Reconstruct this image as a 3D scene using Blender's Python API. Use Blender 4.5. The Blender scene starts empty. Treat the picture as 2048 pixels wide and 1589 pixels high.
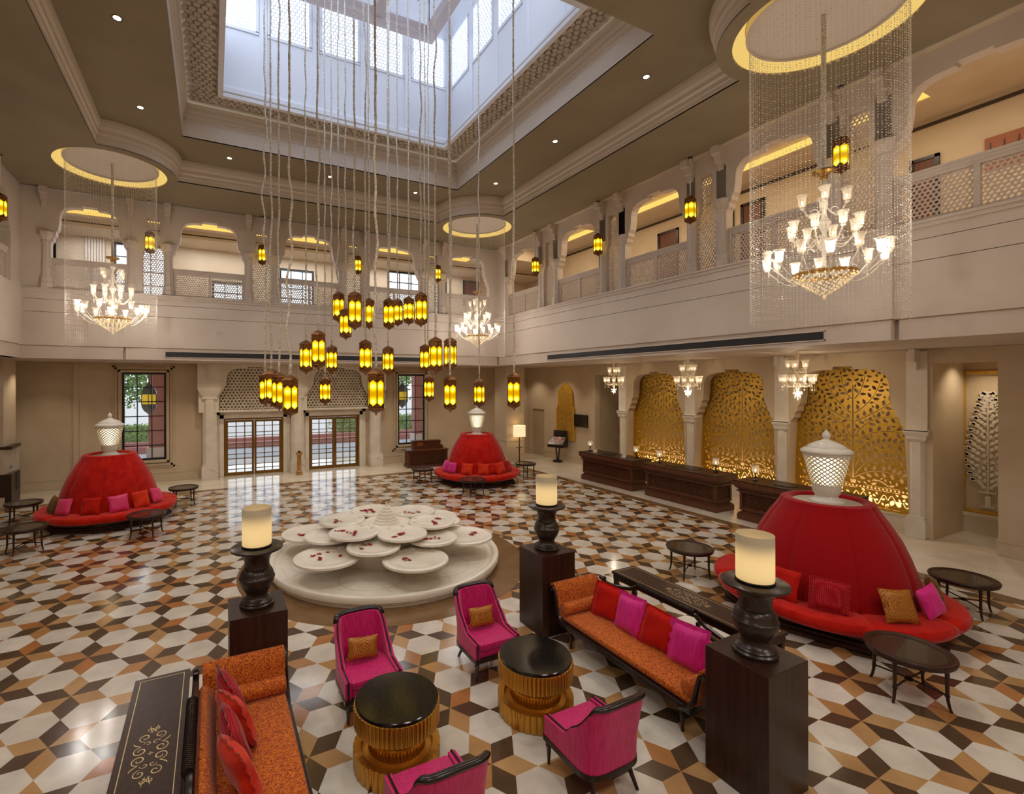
import bpy, bmesh, math, random
from mathutils import Vector, Matrix, noise
from math import pi, sin, cos, sqrt, radians, atan2, hypot
rnd = random.Random(7)
C = bpy.context.scene.collection
sc = bpy.context.scene

# ------------------------------------------------------------------ camera
IMG_W, IMG_H = 2048.0, 1589.0
FPX, CPX, CPY, CAM_H = 967.407, 902.968, 767.3, 3.8
YAW, ROLL = 0.458893, -0.00246
cd = bpy.data.cameras.new('camera'); cam = bpy.data.objects.new('camera', cd); C.objects.link(cam)
cd.sensor_fit = 'HORIZONTAL'; cd.sensor_width = 36.0; cd.lens = 36.0 * FPX / IMG_W
cd.shift_x = (IMG_W / 2 - CPX) / IMG_W; cd.shift_y = -(IMG_H / 2 - CPY) / IMG_W
cd.clip_start = 0.05; cd.clip_end = 400
cam.matrix_world = Matrix.Translation((0, 0, CAM_H)) @ Matrix.Rotation(-YAW, 4, 'Z') @ Matrix.Rotation(pi / 2, 4, 'X') @ Matrix.Rotation(ROLL, 4, 'Z')
sc.camera = cam
sc.view_settings.view_transform = 'Standard'; sc.view_settings.look = 'None'
sc.view_settings.gamma = 1.0; sc.view_settings.use_curve_mapping = False
sc.view_settings.exposure = 0.12

# ------------------------------------------------------------------ materials
def lin(c):
    return tuple(((v / 255) / 12.92 if v / 255 <= 0.04045 else ((v / 255 + 0.055) / 1.055) ** 2.4) for v in c) + (1.0,)
class NT:
    def __init__(s, name):
        s.m = bpy.data.materials.new(name); s.m.use_nodes = True
        s.t = s.m.node_tree; s.t.nodes.clear()
        s.out = s.n('ShaderNodeOutputMaterial')
    def n(s, typ, **kw):
        nd = s.t.nodes.new(typ)
        for k, v in kw.items():
            if k.startswith('i_'):
                nd.inputs[k[2:].replace('_', ' ')].default_value = v
            else: setattr(nd, k, v)
        return nd
    def l(s, a, ao, b, bi):
        s.t.links.new(a.outputs[ao], b.inputs[bi])
    def bsdf(s, col, rough=0.5, metal=0.0, spec=0.5, **kw):
        b = s.n('ShaderNodeBsdfPrincipled')
        b.inputs['Base Color'].default_value = lin(col) if len(col) == 3 else col
        b.inputs['Roughness'].default_value = rough; b.inputs['Metallic'].default_value = metal
        b.inputs['Specular IOR Level'].default_value = spec
        for k, v in kw.items(): b.inputs[k.replace('_', ' ')].default_value = v
        s.l(b, 0, s.out, 'Surface'); s.b = b
        return s
    def coords(s, scale=(1, 1, 1), rot=(0, 0, 0), kind='Object'):
        tc = s.n('ShaderNodeTexCoord'); mp = s.n('ShaderNodeMapping')
        mp.inputs['Scale'].default_value = scale; mp.inputs['Rotation'].default_value = rot
        s.l(tc, kind, mp, 'Vector'); return mp
    def ramp(s, stops):
        r = s.n('ShaderNodeValToRGB'); e = r.color_ramp.elements
        while len(e) < len(stops): e.new(0.5)
        for q, (p, c) in zip(e, stops):
            q.position = p; q.color = lin(c) if len(c) == 3 else c
        return r
    def noisy(s, c1, c2, scale=4.0, detail=4.0, stretch=(1, 1, 1), bump=0.0, lo=0.35, hi=0.65):
        mp = s.coords(stretch); nz = s.n('ShaderNodeTexNoise'); nz.inputs['Scale'].default_value = scale; nz.inputs['Detail'].default_value = detail
        s.l(mp, 0, nz, 'Vector'); r = s.ramp([(lo, c1), (hi, c2)]); s.l(nz, 0, r, 0); s.l(r, 0, s.b, 'Base Color')
        if bump: s.bump(nz, 0, bump)
        s.nz = nz; return s
    def bump(s, nd, o, strength, dist=0.02):
        b = s.n('ShaderNodeBump'); b.inputs['Strength'].default_value = strength; b.inputs['Distance'].default_value = dist
        s.l(nd, o, b, 'Height'); s.l(b, 0, s.b, 'Normal')
def simple(name, col, rough=0.5, metal=0.0, spec=0.5, **kw): return NT(name).bsdf(col, rough, metal, spec, **kw).m
def emis(name, col, strength):
    t = NT(name); e = t.n('ShaderNodeEmission'); e.inputs[0].default_value = lin(col); e.inputs[1].default_value = strength
    t.l(e, 0, t.out, 'Surface'); return t.m
M = {}
M['cream'] = NT('cream_plaster').bsdf((206, 188, 160), 0.7, 0, 0.2).noisy((202, 184, 156), (211, 194, 168), 1.2).m
M['white'] = NT('white_paint').bsdf((205, 190, 176), 0.6, 0, 0.25).noisy((202, 187, 173), (209, 195, 182), 0.8).m
M['trim'] = simple('white_plaster_trim', (214, 202, 188), 0.55, 0, 0.25)
M['welltrim'] = simple('skylight_white_paint', (226, 226, 230), 0.6, 0, 0.2)
M['tan'] = NT('tan_ceiling_paint').bsdf((144, 130, 106), 0.8, 0, 0.15).noisy((141, 127, 104), (147, 133, 109), 1.0).m
M['slot'] = simple('dark_shadow_gap_paint', (70, 58, 46), 0.8)
M['vent'] = simple('dark_grey_grille', (52, 52, 54), 0.6)
M['marble'] = NT('white_marble').bsdf((226, 214, 194), 0.12, 0, 0.5).noisy((218, 205, 184), (232, 222, 205), 1.5, 6).m
M['stone'] = NT('carved_white_marble').bsdf((232, 224, 210), 0.28, 0, 0.4).noisy((226, 217, 202), (238, 231, 219), 2.5, 6).m
def tile(name, cols, rough=0.13):
    t = NT(name).bsdf(cols[0], rough, 0, 0.5)
    g = t.n('ShaderNodeNewGeometry'); r = t.ramp([(i / (len(cols) - 1), c) for i, c in enumerate(cols)])
    t.l(g, 'Random Per Island', r, 0)
    mp = t.coords(); nz = t.n('ShaderNodeTexNoise'); nz.inputs['Scale'].default_value = 3; nz.inputs['Detail'].default_value = 5
    t.l(mp, 0, nz, 'Vector'); r2 = t.ramp([(0.3, (225, 225, 225)), (0.7, (255, 255, 255))]); t.l(nz, 0, r2, 0)
    mx = t.n('ShaderNodeMix', data_type='RGBA', blend_type='MULTIPLY'); mx.inputs[0].default_value = 1
    t.l(r, 0, mx, 6); t.l(r2, 0, mx, 7); t.l(mx, 2, t.b, 'Base Color'); return t.m
M['t_white'] = tile('white_hexagon_marble', [(218, 208, 194), (228, 220, 208)])
M['t_tan'] = tile('tan_stone_tiles', [(182, 128, 76), (192, 150, 100), (190, 152, 104), (178, 112, 58), (194, 156, 108)])
M['t_dark'] = tile('dark_brown_stone_tiles', [(84, 62, 46), (94, 74, 56), (88, 66, 48)])
M['t_brown'] = NT('brown_border_stone').bsdf((120, 90, 58), 0.14, 0, 0.5).noisy((112, 84, 54), (128, 98, 66), 2, 5).m
def wood(name, c1, c2, rough=0.3, st=(1, 1, 0.06)):
    return NT(name).bsdf(c1, rough, 0, 0.4).noisy(c1, c2, 22, 4, st, 0.04).m
M['wood'] = wood('dark_stained_wood', (44, 25, 18), (60, 36, 26), 0.33)
M['wood2'] = wood('reddish_brown_wood', (84, 46, 28), (106, 62, 38), 0.35)
M['wood2d'] = simple('deep_brown_recess', (40, 22, 14), 0.6)
M['black'] = simple('black_lacquer', (24, 19, 17), 0.3)
M['ebony'] = simple('ebony_wood', (34, 22, 18), 0.25, 0, 0.5)
M['bronze_d'] = simple('dark_bronze', (58, 48, 42), 0.28, 0.35, 0.5)
M['bronze'] = NT('pierced_bronze').bsdf((120, 76, 34), 0.4, 0.75).noisy((88, 54, 24), (150, 98, 46), 30, 2).m
M['brass'] = simple('brass', (176, 132, 62), 0.3, 0.9)
M['doorbrass'] = simple('brushed_brass', (138, 104, 48), 0.35, 0.85)
M['gold'] = NT('gold_leaf_sheet').bsdf((214, 168, 58), 0.45, 0.4).noisy((206, 158, 48), (222, 178, 72), 14, 4).m
M['goldtable'] = simple('satin_gold', (206, 150, 58), 0.32, 0.85)
M['inlay'] = simple('gold_inlay', (226, 204, 150), 0.35, 0.5)
M['granite'] = NT('black_granite').bsdf((22, 20, 19), 0.14, 0, 0.5).noisy((17, 15, 15), (110, 100, 88), 220, 2, lo=0.62, hi=0.78).m
def velvet(name, c1, c2, scale=5, **kw):
    t = NT(name).bsdf(c1, 0.85, 0, 0.15); t.b.inputs['Sheen Weight'].default_value = 0.25; t.b.inputs['Sheen Roughness'].default_value = 0.4
    return t.noisy(c1, c2, scale, 3, **kw)
M['red'] = velvet('red_velvet', (176, 14, 8), (196, 30, 14)).m
M['redor'] = velvet('orange_red_velvet', (200, 40, 18), (222, 62, 30)).m
def dotted(name, base, dot, sc_=34):
    t = velvet(name, base, base); mp = t.coords((sc_, sc_, sc_)); v = t.n('ShaderNodeTexVoronoi'); v.inputs['Randomness'].default_value = 0.0; v.inputs['Scale'].default_value = 1
    t.l(mp, 0, v, 'Vector'); r = t.ramp([(0.2, dot), (0.3, base)]); t.l(v, 'Distance', r, 0); t.l(r, 0, t.b, 'Base Color'); t.bump(v, 'Distance', 0.4, 0.01); return t.m
M['reddot'] = dotted('red_dotted_weave', (158, 10, 22), (206, 74, 84), 42)
M['redweave'] = dotted('red_woven_upholstery', (158, 8, 16), (184, 28, 34), 62)
def silk(name, c1, c2):
    t = NT(name).bsdf(c1, 0.5, 0, 0.4); t.b.inputs['Sheen Weight'].default_value = 0.2
    return t.noisy(c1, c2, 16, 3, (2.5, 2.5, 0.35), 0.05).m
M['pink'] = silk('magenta_silk', (186, 4, 88), (212, 20, 116))
M['hotpink'] = silk('hot_pink_silk', (218, 24, 92), (236, 60, 122))
M['magenta'] = silk('bright_magenta_silk', (206, 8, 122), (226, 30, 146))
def orange():
    t = NT('orange_crushed_velour').bsdf((206, 104, 16), 0.7, 0, 0.3); t.b.inputs['Sheen Weight'].default_value = 0.15
    mp = t.coords(); n1 = t.n('ShaderNodeTexNoise'); n1.inputs['Scale'].default_value = 60; n1.inputs['Detail'].default_value = 3; n1.inputs['Distortion'].default_value = 1.5
    t.l(mp, 0, n1, 'Vector'); r = t.ramp([(0.40, (120, 34, 6)), (0.5, (196, 92, 14)), (0.66, (224, 130, 30))]); t.l(n1, 0, r, 0); t.l(r, 0, t.b, 'Base Color'); t.bump(n1, 0, 0.25); return t.m
M['orange'] = orange()
def paisley():
    t = NT('gold_paisley_brocade').bsdf((170, 110, 30), 0.45, 0.25, 0.5)
    mp = t.coords((1, 1, 1)); ab = t.n('ShaderNodeVectorMath', operation='ABSOLUTE'); t.l(mp, 0, ab, 0)
    w = t.n('ShaderNodeTexWave', wave_type='RINGS', rings_direction='Y'); w.inputs['Scale'].default_value = 11; w.inputs['Distortion'].default_value = 5; w.inputs['Detail'].default_value = 2.0; w.inputs['Detail Scale'].default_value = 2.4
    t.l(ab, 0, w, 'Vector'); r = t.ramp([(0.3, (150, 78, 22)), (0.5, (178, 112, 28)), (0.72, (206, 160, 74)), (0.8, (176, 112, 28))]); t.l(w, 1, r, 0); t.l(r, 0, t.b, 'Base Color'); return t.m
M['paisley'] = paisley()
M['brownfur'] = velvet('brown_gold_velvet', (92, 60, 18), (128, 88, 30), 20).m
M['ceramic'] = simple('glazed_white_ceramic', (224, 218, 208), 0.18, 0, 0.5)
M['topdisc'] = simple('beige_board', (190, 180, 160), 0.6)
M['clear'] = NT('clear_glass').bsdf((240, 244, 244), 0.03, 0, 0.5, Alpha=0.12).m
M['crystal'] = NT('cut_crystal').bsdf((246, 236, 218), 0.08, 0, 0.8, Alpha=0.6).m
M['cupglass'] = NT('etched_glass_cup').bsdf((250, 238, 220), 0.2, 0, 0.6, Alpha=0.42, Emission_Color=lin((255, 226, 180)), Emission_Strength=0.12).m
M['bead'] = simple('crystal_bead', (236, 226, 212), 0.12, 0.1, 1.0)
M['rope'] = NT('shell_bead_rope').bsdf((206, 194, 170), 0.35, 0, 0.6).noisy((176, 158, 126), (232, 226, 214), 40, 2).m
M['tableglass'] = simple('smoked_table_glass', (62, 52, 42), 0.06, 0, 0.6)
M['screen'] = simple('black_screen', (8, 7, 7), 0.2)
M['paper'] = simple('cream_paper', (222, 208, 180), 0.7)
M['iron'] = simple('black_window_iron', (22, 20, 20), 0.4)
M['shade'] = NT('lamp_shade_fabric').bsdf((240, 226, 196), 0.8, 0, 0.1, Emission_Color=lin((255, 226, 176)), Emission_Strength=0.75).m
M['petal'] = simple('red_rose_petal', (150, 8, 22), 0.6)
M['brick'] = NT('red_brick').bsdf((150, 82, 70), 0.8).m
M['leaf'] = NT('hedge_leaves').bsdf((70, 110, 46), 0.7).noisy((44, 80, 28), (128, 160, 76), 9, 3).m
M['bulb'] = emis('warm_bulb', (255, 214, 150), 14)
M['bulbw'] = emis('white_bulb', (255, 236, 200), 7)
M['urnglow'] = emis('urn_lamp_glow', (255, 240, 190), 4.0)
M['cove'] = emis('warm_cove_glow', (255, 206, 104), 1.1)  # glow put into cove surfaces that are only lit
M['coveb'] = emis('warm_cove_glow_soft', (255, 214, 120), 0.8)
M['spotface'] = emis('downlight_lens', (255, 236, 205), 5.0)
# glowing amber lantern glass: brighter beside its two bulbs (local z of the glass)
def amber(name, z1, z2, r0, k):
    t = NT(name); tc = t.n('ShaderNodeTexCoord')
    def gl(zb):
        v = t.n('ShaderNodeVectorMath', operation='DISTANCE'); v.inputs[1].default_value = (0, 0, zb); t.l(tc, 'Object', v, 0)
        mr = t.n('ShaderNodeMapRange', interpolation_type='SMOOTHSTEP'); mr.inputs['From Min'].default_value = r0; mr.inputs['From Max'].default_value = r0 * 1.42
        mr.inputs['To Min'].default_value = 1; mr.inputs['To Max'].default_value = 0; t.l(v, 'Value', mr, 'Value'); return mr
    a, b = gl(z1), gl(z2); mx = t.n('ShaderNodeMath', operation='MAXIMUM'); t.l(a, 0, mx, 0); t.l(b, 0, mx, 1)
    col = t.ramp([(0.0, (244, 176, 0)), (0.45, (252, 200, 6)), (0.8, (255, 222, 40)), (1.0, (255, 244, 150))]); t.l(mx, 0, col, 0)
    st = t.n('ShaderNodeMath', operation='MULTIPLY_ADD'); st.inputs[1].default_value = 0.75 * k; st.inputs[2].default_value = 0.85 * k; t.l(mx, 0, st, 0)
    e = t.n('ShaderNodeEmission'); t.l(col, 0, e, 0); t.l(st, 0, e, 1); t.l(e, 0, t.out, 'Surface'); return t.m
M['amber'] = amber('glowing_amber_glass', 0.22, 0.46, 0.105, 1.0)
def candleglass():
    t = NT('frosted_candle_glass'); tc = t.n('ShaderNodeTexCoord')
    v = t.n('ShaderNodeVectorMath', operation='DISTANCE'); v.inputs[1].default_value = (0, 0, 0.15); t.l(tc, 'Object', v, 0)
    mr = t.n('ShaderNodeMapRange', interpolation_type='SMOOTHSTEP'); mr.inputs['From Min'].default_value = 0.16; mr.inputs['From Max'].default_value = 0.30
    mr.inputs['To Min'].default_value = 0.62; mr.inputs['To Max'].default_value = 0.02; t.l(v, 'Value', mr, 'Value')
    t.bsdf((200, 188, 164), 0.5, 0, 0.3); t.b.inputs['Emission Color'].default_value = lin((255, 214, 140)); t.l(mr, 0, t.b, 'Emission Strength'); return t.m
M['candle'] = candleglass()

# ------------------------------------------------------------------ mesh building
class MB:
    def __init__(s): s.v = []; s.f = []; s.mi = []; s.X = Matrix.Identity(4); s.cur = 0
    def add(s, vs, fs):
        o = len(s.v); X = s.X
        s.v += [tuple(X @ Vector(p)) for p in vs]
        for f in fs: s.f.append(tuple(i + o for i in f)); s.mi.append(s.cur)
        return s
    def box(s, x0, x1, y0, y1, z0, z1):
        return s.add([(x0, y0, z0), (x1, y0, z0), (x1, y1, z0), (x0, y1, z0), (x0, y0, z1), (x1, y0, z1), (x1, y1, z1), (x0, y1, z1)],
                     [(0, 3, 2, 1), (4, 5, 6, 7), (0, 1, 5, 4), (1, 2, 6, 5), (2, 3, 7, 6), (3, 0, 4, 7)])
    def bar(s, p, q, w, h=None):
        h = h or w; p = Vector(p); q = Vector(q); d = (q - p).normalized()
        u = Vector((0, 0, 1)) if abs(d.z) < 0.9 else Vector((1, 0, 0)); a = d.cross(u).normalized(); b = a.cross(d)
        vs = [c + a * (sx * w / 2) + b * (sy * h / 2) for c in (p, q) for sx, sy in ((-1, -1), (1, -1), (1, 1), (-1, 1))]
        return s.add(vs, [(0, 1, 2, 3), (7, 6, 5, 4), (0, 4, 5, 1), (1, 5, 6, 2), (2, 6, 7, 3), (3, 7, 4, 0)])
    def lathe(s, prof, seg=32, c=(0, 0, 0), rf=None, a0=0.0, cap=True):
        vs = []; fs = []; n = len(prof)
        for j, (r, z) in enumerate(prof):
            for i in range(seg):
                a = a0 + 2 * pi * i / seg; k = rf(a, j) if rf else 1.0
                vs.append((c[0] + r * k * cos(a), c[1] + r * k * sin(a), c[2] + z))
        for j in range(n - 1):
            for i in range(seg):
                i2 = (i + 1) % seg; fs.append((j * seg + i, j * seg + i2, (j + 1) * seg + i2, (j + 1) * seg + i))
        if cap:
            if prof[0][0] > 1e-4: fs.append(tuple(range(seg - 1, -1, -1)))
            if prof[-1][0] > 1e-4: fs.append(tuple((n - 1) * seg + i for i in range(seg)))
        return s.add(vs, fs)
    def tube(s, pts, rad, seg=8, closed=False):
        pts = [Vector(p) for p in pts]; n = len(pts); vs = []; fs = []
        up = None
        for i, p in enumerate(pts):
            d = (pts[(i + 1) % n] - pts[i - 1]) if closed else (pts[min(i + 1, n - 1)] - pts[max(i - 1, 0)])
            d.normalize()
            if up is None: up = Vector((0, 0, 1)) if abs(d.z) < 0.9 else Vector((1, 0, 0))
            a = d.cross(up); a.normalize(); b = a.cross(d); up = b
            r = rad[i] if isinstance(rad, (list, tuple)) else rad
            for k in range(seg):
                t = 2 * pi * k / seg; vs.append(p + a * (r * cos(t)) + b * (r * sin(t)))
        m = n if closed else n - 1
        for i in range(m):
            for k in range(seg):
                k2 = (k + 1) % seg; j = (i + 1) % n
                fs.append((i * seg + k, i * seg + k2, j * seg + k2, j * seg + k))
        if not closed: fs.append(tuple(range(seg - 1, -1, -1))); fs.append(tuple((n - 1) * seg + k for k in range(seg)))
        return s.add(vs, fs)
    def prism(s, poly, z0, z1):
        n = len(poly); vs = [(x, y, z0) for x, y in poly] + [(x, y, z1) for x, y in poly]
        return s.add(vs, [tuple(range(n - 1, -1, -1)), tuple(range(n, 2 * n))] + [(i, (i + 1) % n, n + (i + 1) % n, n + i) for i in range(n)])
    def bands(s, rings, closed=True):
        n = len(rings[0]); vs = [p for r in rings for p in r]; fs = []
        for j in range(len(rings) - 1):
            for i in range(n if closed else n - 1):
                i2 = (i + 1) % n; fs.append((j * n + i, j * n + i2, (j + 1) * n + i2, (j + 1) * n + i))
        return s.add(vs, fs)
    def octa(s, c, r, rz=None):
        rz = rz or r; x, y, z = c
        return s.add([(x + r, y, z), (x, y + r, z), (x - r, y, z), (x, y - r, z), (x, y, z + rz), (x, y, z - rz)],
                     [(0, 1, 4), (1, 2, 4), (2, 3, 4), (3, 0, 4), (1, 0, 5), (2, 1, 5), (3, 2, 5), (0, 3, 5)])
    def ell(s, c, rx, ry, rz, seg=12, rings=8):
        prof = [(sin(pi * j / rings), -cos(pi * j / rings)) for j in range(rings + 1)]
        vs = []; fs = []
        for r, z in prof:
            for i in range(seg): vs.append((c[0] + rx * r * cos(2 * pi * i / seg), c[1] + ry * r * sin(2 * pi * i / seg), c[2] + rz * z))
        for j in range(rings):
            for i in range(seg):
                i2 = (i + 1) % seg; fs.append((j * seg + i, j * seg + i2, (j + 1) * seg + i2, (j + 1) * seg + i))
        return s.add(vs, fs)
    def mesh(s, name, mats, smooth=False):
        me = bpy.data.meshes.new(name); me.from_pydata(s.v, [], s.f); me.update()
        for m in (mats if isinstance(mats, (list, tuple)) else [mats]): me.materials.append(m)
        if isinstance(mats, (list, tuple)) and len(mats) > 1: me.polygons.foreach_set('material_index', s.mi)
        if smooth: me.polygons.foreach_set('use_smooth', [True] * len(me.polygons))
        return me
    def build(s, name, mats, parent=None, smooth=False, bev=0.0, loc=None, wn=False):
        return obj(name, s.mesh(name, mats, smooth), parent, bev, loc, smooth)
def obj(name, me, parent=None, bev=0.0, loc=None, smooth=False):
    o = bpy.data.objects.new(name, me); C.objects.link(o)
    if parent: o.parent = parent
    if loc: o.location = loc
    if bev:
        b = o.modifiers.new('edge', 'BEVEL'); b.width = bev; b.segments = 2; b.limit_method = 'ANGLE'; b.angle_limit = radians(35)
    if smooth:
        try: me.shade_auto_smooth() if False else None
        except Exception: pass
        e = o.modifiers.new('split', 'EDGE_SPLIT'); e.split_angle = radians(42)
    return o
def tag(o, label=None, cat=None, group=None, kind=None):
    if label: o['label'] = label
    if cat: o['category'] = cat
    if group: o['group'] = group
    if kind: o['kind'] = kind
    return o
def thing(name, label, cat, loc=(0, 0, 0), rz=0.0, group=None):
    o = bpy.data.objects.new(name, None); C.objects.link(o); o.empty_display_size = 0.1
    o.location = loc; o.rotation_euler = (0, 0, rz); return tag(o, label, cat, group)
def struct(o, label=None): o['kind'] = 'structure'; return o
def dup(root, loc=None, rz=None, label=None, group=None, scale=None, rot=None):
    r = root.copy(); C.objects.link(r)
    if loc is not None: r.location = loc
    if rz is not None: r.rotation_euler = (0, 0, rz)
    if rot is not None: r.rotation_euler = rot
    if scale is not None: r.scale = (scale, scale, scale) if not isinstance(scale, tuple) else scale
    if label: r['label'] = label
    if group: r['group'] = group
    for ch in list(root.children):
        c = ch.copy(); C.objects.link(c); c.parent = r
        for g in ch.children:
            d = g.copy(); C.objects.link(d); d.parent = c
    return r
def offset(poly, d):
    n = len(poly); out = []
    for i in range(n):
        p0, p1, p2 = Vector(poly[i - 1]), Vector(poly[i]), Vector(poly[(i + 1) % n])
        e1 = (p1 - p0).normalized(); e2 = (p2 - p1).normalized()
        n1 = Vector((-e1.y, e1.x)); n2 = Vector((-e2.y, e2.x)); b = n1 + n2
        L = b.length_squared; b = b * (2 / L) if L > 0.2 else n1
        out.append((p1.x + b.x * d, p1.y + b.y * d))
    return out
def plate_mesh(name, loops, thick, mats, matrix=None):
    """flat sheet with holes (even-odd fill), thickness along local z"""
    cu = bpy.data.curves.new(name, 'CURVE'); cu.dimensions = '2D'; cu.fill_mode = 'BOTH'; cu.extrude = thick / 2
    for lp in loops:
        sp = cu.splines.new('POLY'); sp.points.add(len(lp) - 1); sp.use_cyclic_u = True
        for p, q in zip(sp.points, lp): p.co = (q[0], q[1], 0, 1)
    o = bpy.data.objects.new(name, cu); me = bpy.data.meshes.new_from_object(o); me.name = name
    bpy.data.objects.remove(o); bpy.data.curves.remove(cu)
    if matrix is not None: me.transform(matrix)
    me.materials.clear()
    for m in (mats if isinstance(mats, (list, tuple)) else [mats]): me.materials.append(m)
    me.polygons.foreach_set('use_smooth', [False] * len(me.polygons)); me.update()
    return me
def plate(name, loops, thick, mats, matrix=None, parent=None): return obj(name, plate_mesh(name, loops, thick, mats, matrix), parent)
# planes: local (u, v) -> world; BK: u = X, v = Z at depth Y; RT: u = Y, v = Z at X
def BK(y): return Matrix(((1, 0, 0, 0), (0, 0, -1, y), (0, 1, 0, 0), (0, 0, 0, 1)))
def RT(x): return Matrix(((0, 0, 1, x), (1, 0, 0, 0), (0, 1, 0, 0), (0, 0, 0, 1)))
def HZ(z): return Matrix.Translation((0, 0, z))
def rect(x0, x1, y0, y1): return [(x0, y0), (x1, y0), (x1, y1), (x0, y1)]
def circ(cx, cy, r, n=48): return [(cx + r * cos(2 * pi * i / n), cy + r * sin(2 * pi * i / n)) for i in range(n)]
def inpoly(p, poly):
    x, y = p; c = False; j = len(poly) - 1
    for i in range(len(poly)):
        xi, yi = poly[i]; xj, yj = poly[j]
        if (yi > y) != (yj > y) and x < (xj - xi) * (y - yi) / (yj - yi) + xi: c = not c
        j = i
    return c
def jali_mb(poly, cell, thick, mb=None, hole=0.64, star=3, xf=None):
    """pierced screen: triangular lattice of hexagonal cells, each with a real hole; every third cell a star"""
    mb = mb or MB(); xs = [p[0] for p in poly]; ys = [p[1] for p in poly]
    dx = cell; dy = cell * sqrt(3) / 2; R = cell / sqrt(3); t = thick / 2
    j = 0; y = min(ys)
    while y <= max(ys):
        i = 0; x = min(xs) + (dx / 2 if j % 2 else 0)
        while x <= max(xs):
            if inpoly((x, y), poly):
                st = star and ((i - (j // 2 if True else 0) + (j % 2) * 0) % 3 == 0) and j % 2 == 0
                O = []; I = []
                for k in range(12):
                    a = pi / 6 + k * pi / 6; ro = R if k % 2 == 0 else R * cos(pi / 6)
                    ri = R * (0.80 if k % 2 else 0.42) if st else R * hole * (0.98 if k % 2 == 0 else 0.96)
                    O.append((x + ro * cos(a), y + ro * sin(a))); I.append((x + ri * cos(a), y + ri * sin(a)))
                vs = [(p[0], p[1], t) for p in O] + [(p[0], p[1], t) for p in I] + [(p[0], p[1], -t) for p in I] + [(p[0], p[1], -t) for p in O]
                fs = []
                for k in range(12):
                    k2 = (k + 1) % 12
                    fs += [(k, k2, 12 + k2, 12 + k), (12 + k, 12 + k2, 24 + k2, 24 + k), (24 + k, 24 + k2, 36 + k2, 36 + k)]
                mb.add(vs, fs)
            x += dx; i += 1
        y += dy; j += 1
    return mb
def cushion_mb(w, h, t, n=10, frill=0.0):
    """pillow lying in the local xz plane, thickness along y"""
    mb = MB(); N = n
    def P(i, j, sg):
        u = -1 + 2 * i / N; v = -1 + 2 * j / N
        k = max(0.0, (1 - u ** 4) * (1 - v ** 4)) ** 0.55
        pin = 1 - 0.07 * (1 - abs(u) ** 2) * (abs(v) ** 3) ; pin2 = 1 - 0.07 * (1 - abs(v) ** 2) * (abs(u) ** 3)
        return (u * w / 2 * pin2, sg * t / 2 * k * (1 + 0.05 * sin(5 * u + 3 * v)), v * h / 2 * pin)
    vs = [P(i, j, 1) for j in range(N + 1) for i in range(N + 1)] + [P(i, j, -1) for j in range(N + 1) for i in range(N + 1)]
    K = (N + 1) ** 2; fs = []
    for j in range(N):
        for i in range(N):
            a = j * (N + 1) + i; b = a + 1; c = a + N + 2; d = a + N + 1
            fs += [(a, d, c, b), (K + a, K + b, K + c, K + d)]
    mb.add(vs, fs)
    if frill:
        ring = [(-1, -1), (1, -1), (1, 1), (-1, 1)]
        pts = []
        for q in range(4):
            a, b = ring[q], ring[(q + 1) % 4]
            for s_ in range(8): pts.append(((a[0] + (b[0] - a[0]) * s_ / 8) * w / 2, 0.008 * (-1) ** s_, (a[1] + (b[1] - a[1]) * s_ / 8) * h / 2))
        o = [(p[0] * (1 + frill / (w / 2)), p[1], p[2] * (1 + frill / (h / 2))) for p in pts]
        i_ = [(p[0] * 0.9, p[1], p[2] * 0.9) for p in pts]
        mb.bands([i_, o])
    return mb
ORD = ['first', 'second', 'third', 'fourth', 'fifth', 'sixth', 'seventh', 'eighth', 'ninth', 'tenth', 'eleventh', 'twelfth']
# ------------------------------------------------------------------ floor
E1 = Vector((0.80407, 0.48133)); E2 = Vector((-0.00321, 0.93202)); O_ = Vector((7.32618, 2.37926))
D6 = [E1, E2, E2 - E1, -E1, -E2, E1 - E2]
def build_floor():
    bm = bmesh.new()
    def face(pts, mi):
        f = bm.faces.new([bm.verts.new((p.x, p.y, 0)) for p in pts]); f.material_index = mi
    for m in range(-22, 12):
        for n in range(-20, 42):
            c = O_ + m * E1 + n * E2
            if not (-7.2 < c.x < 13.8 and -2.6 < c.y < 20.8): continue
            dark = (1, 3, 5) if n % 2 == 0 else (0, 2, 4)
            for k in range(6):
                d, dp, dm = D6[k], D6[(k + 1) % 6], D6[k - 1]
                face([c, c + (d + dm) / 6, c + d / 2, c + (d + dp) / 6], 2 if k in dark else 1)
                if k in (0, 1):
                    e = dp; A, B, Cc = c, c + d, c + e
                    face([c + d / 2, B + ((A - B) + (Cc - B)) / 6, (B + Cc) / 2, Cc + ((A - Cc) + (B - Cc)) / 6, c + e / 2, c + (d + e) / 6], 0)
    for co, no in (((12.45, 0, 0), (1, 0, 0)), ((-5.75, 0, 0), (-1, 0, 0)), ((0, 19.25, 0), (0, 1, 0)), ((0, -1.5, 0), (0, -1, 0))):
        bmesh.ops.bisect_plane(bm, geom=bm.verts[:] + bm.edges[:] + bm.faces[:], plane_co=co, plane_no=no, clear_outer=True)
    for f in bm.faces:
        if f.normal.z < 0: f.normal_flip()
    me = bpy.data.meshes.new('floor_tiles'); bm.to_mesh(me); bm.free()
    for k in ('t_white', 't_tan', 't_dark'): me.materials.append(M[k])
    return me
flo = struct(obj('floor', build_floor()))
flo['label'] = 'polished stone floor of white hexagons with tan and brown rhombus stars'
mb = MB(); mb.box(-9.2, 17.6, -6.2, 24.9, -0.12, -0.004); struct(mb.build('floor_marble', M['marble']))
mb = MB()
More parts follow.
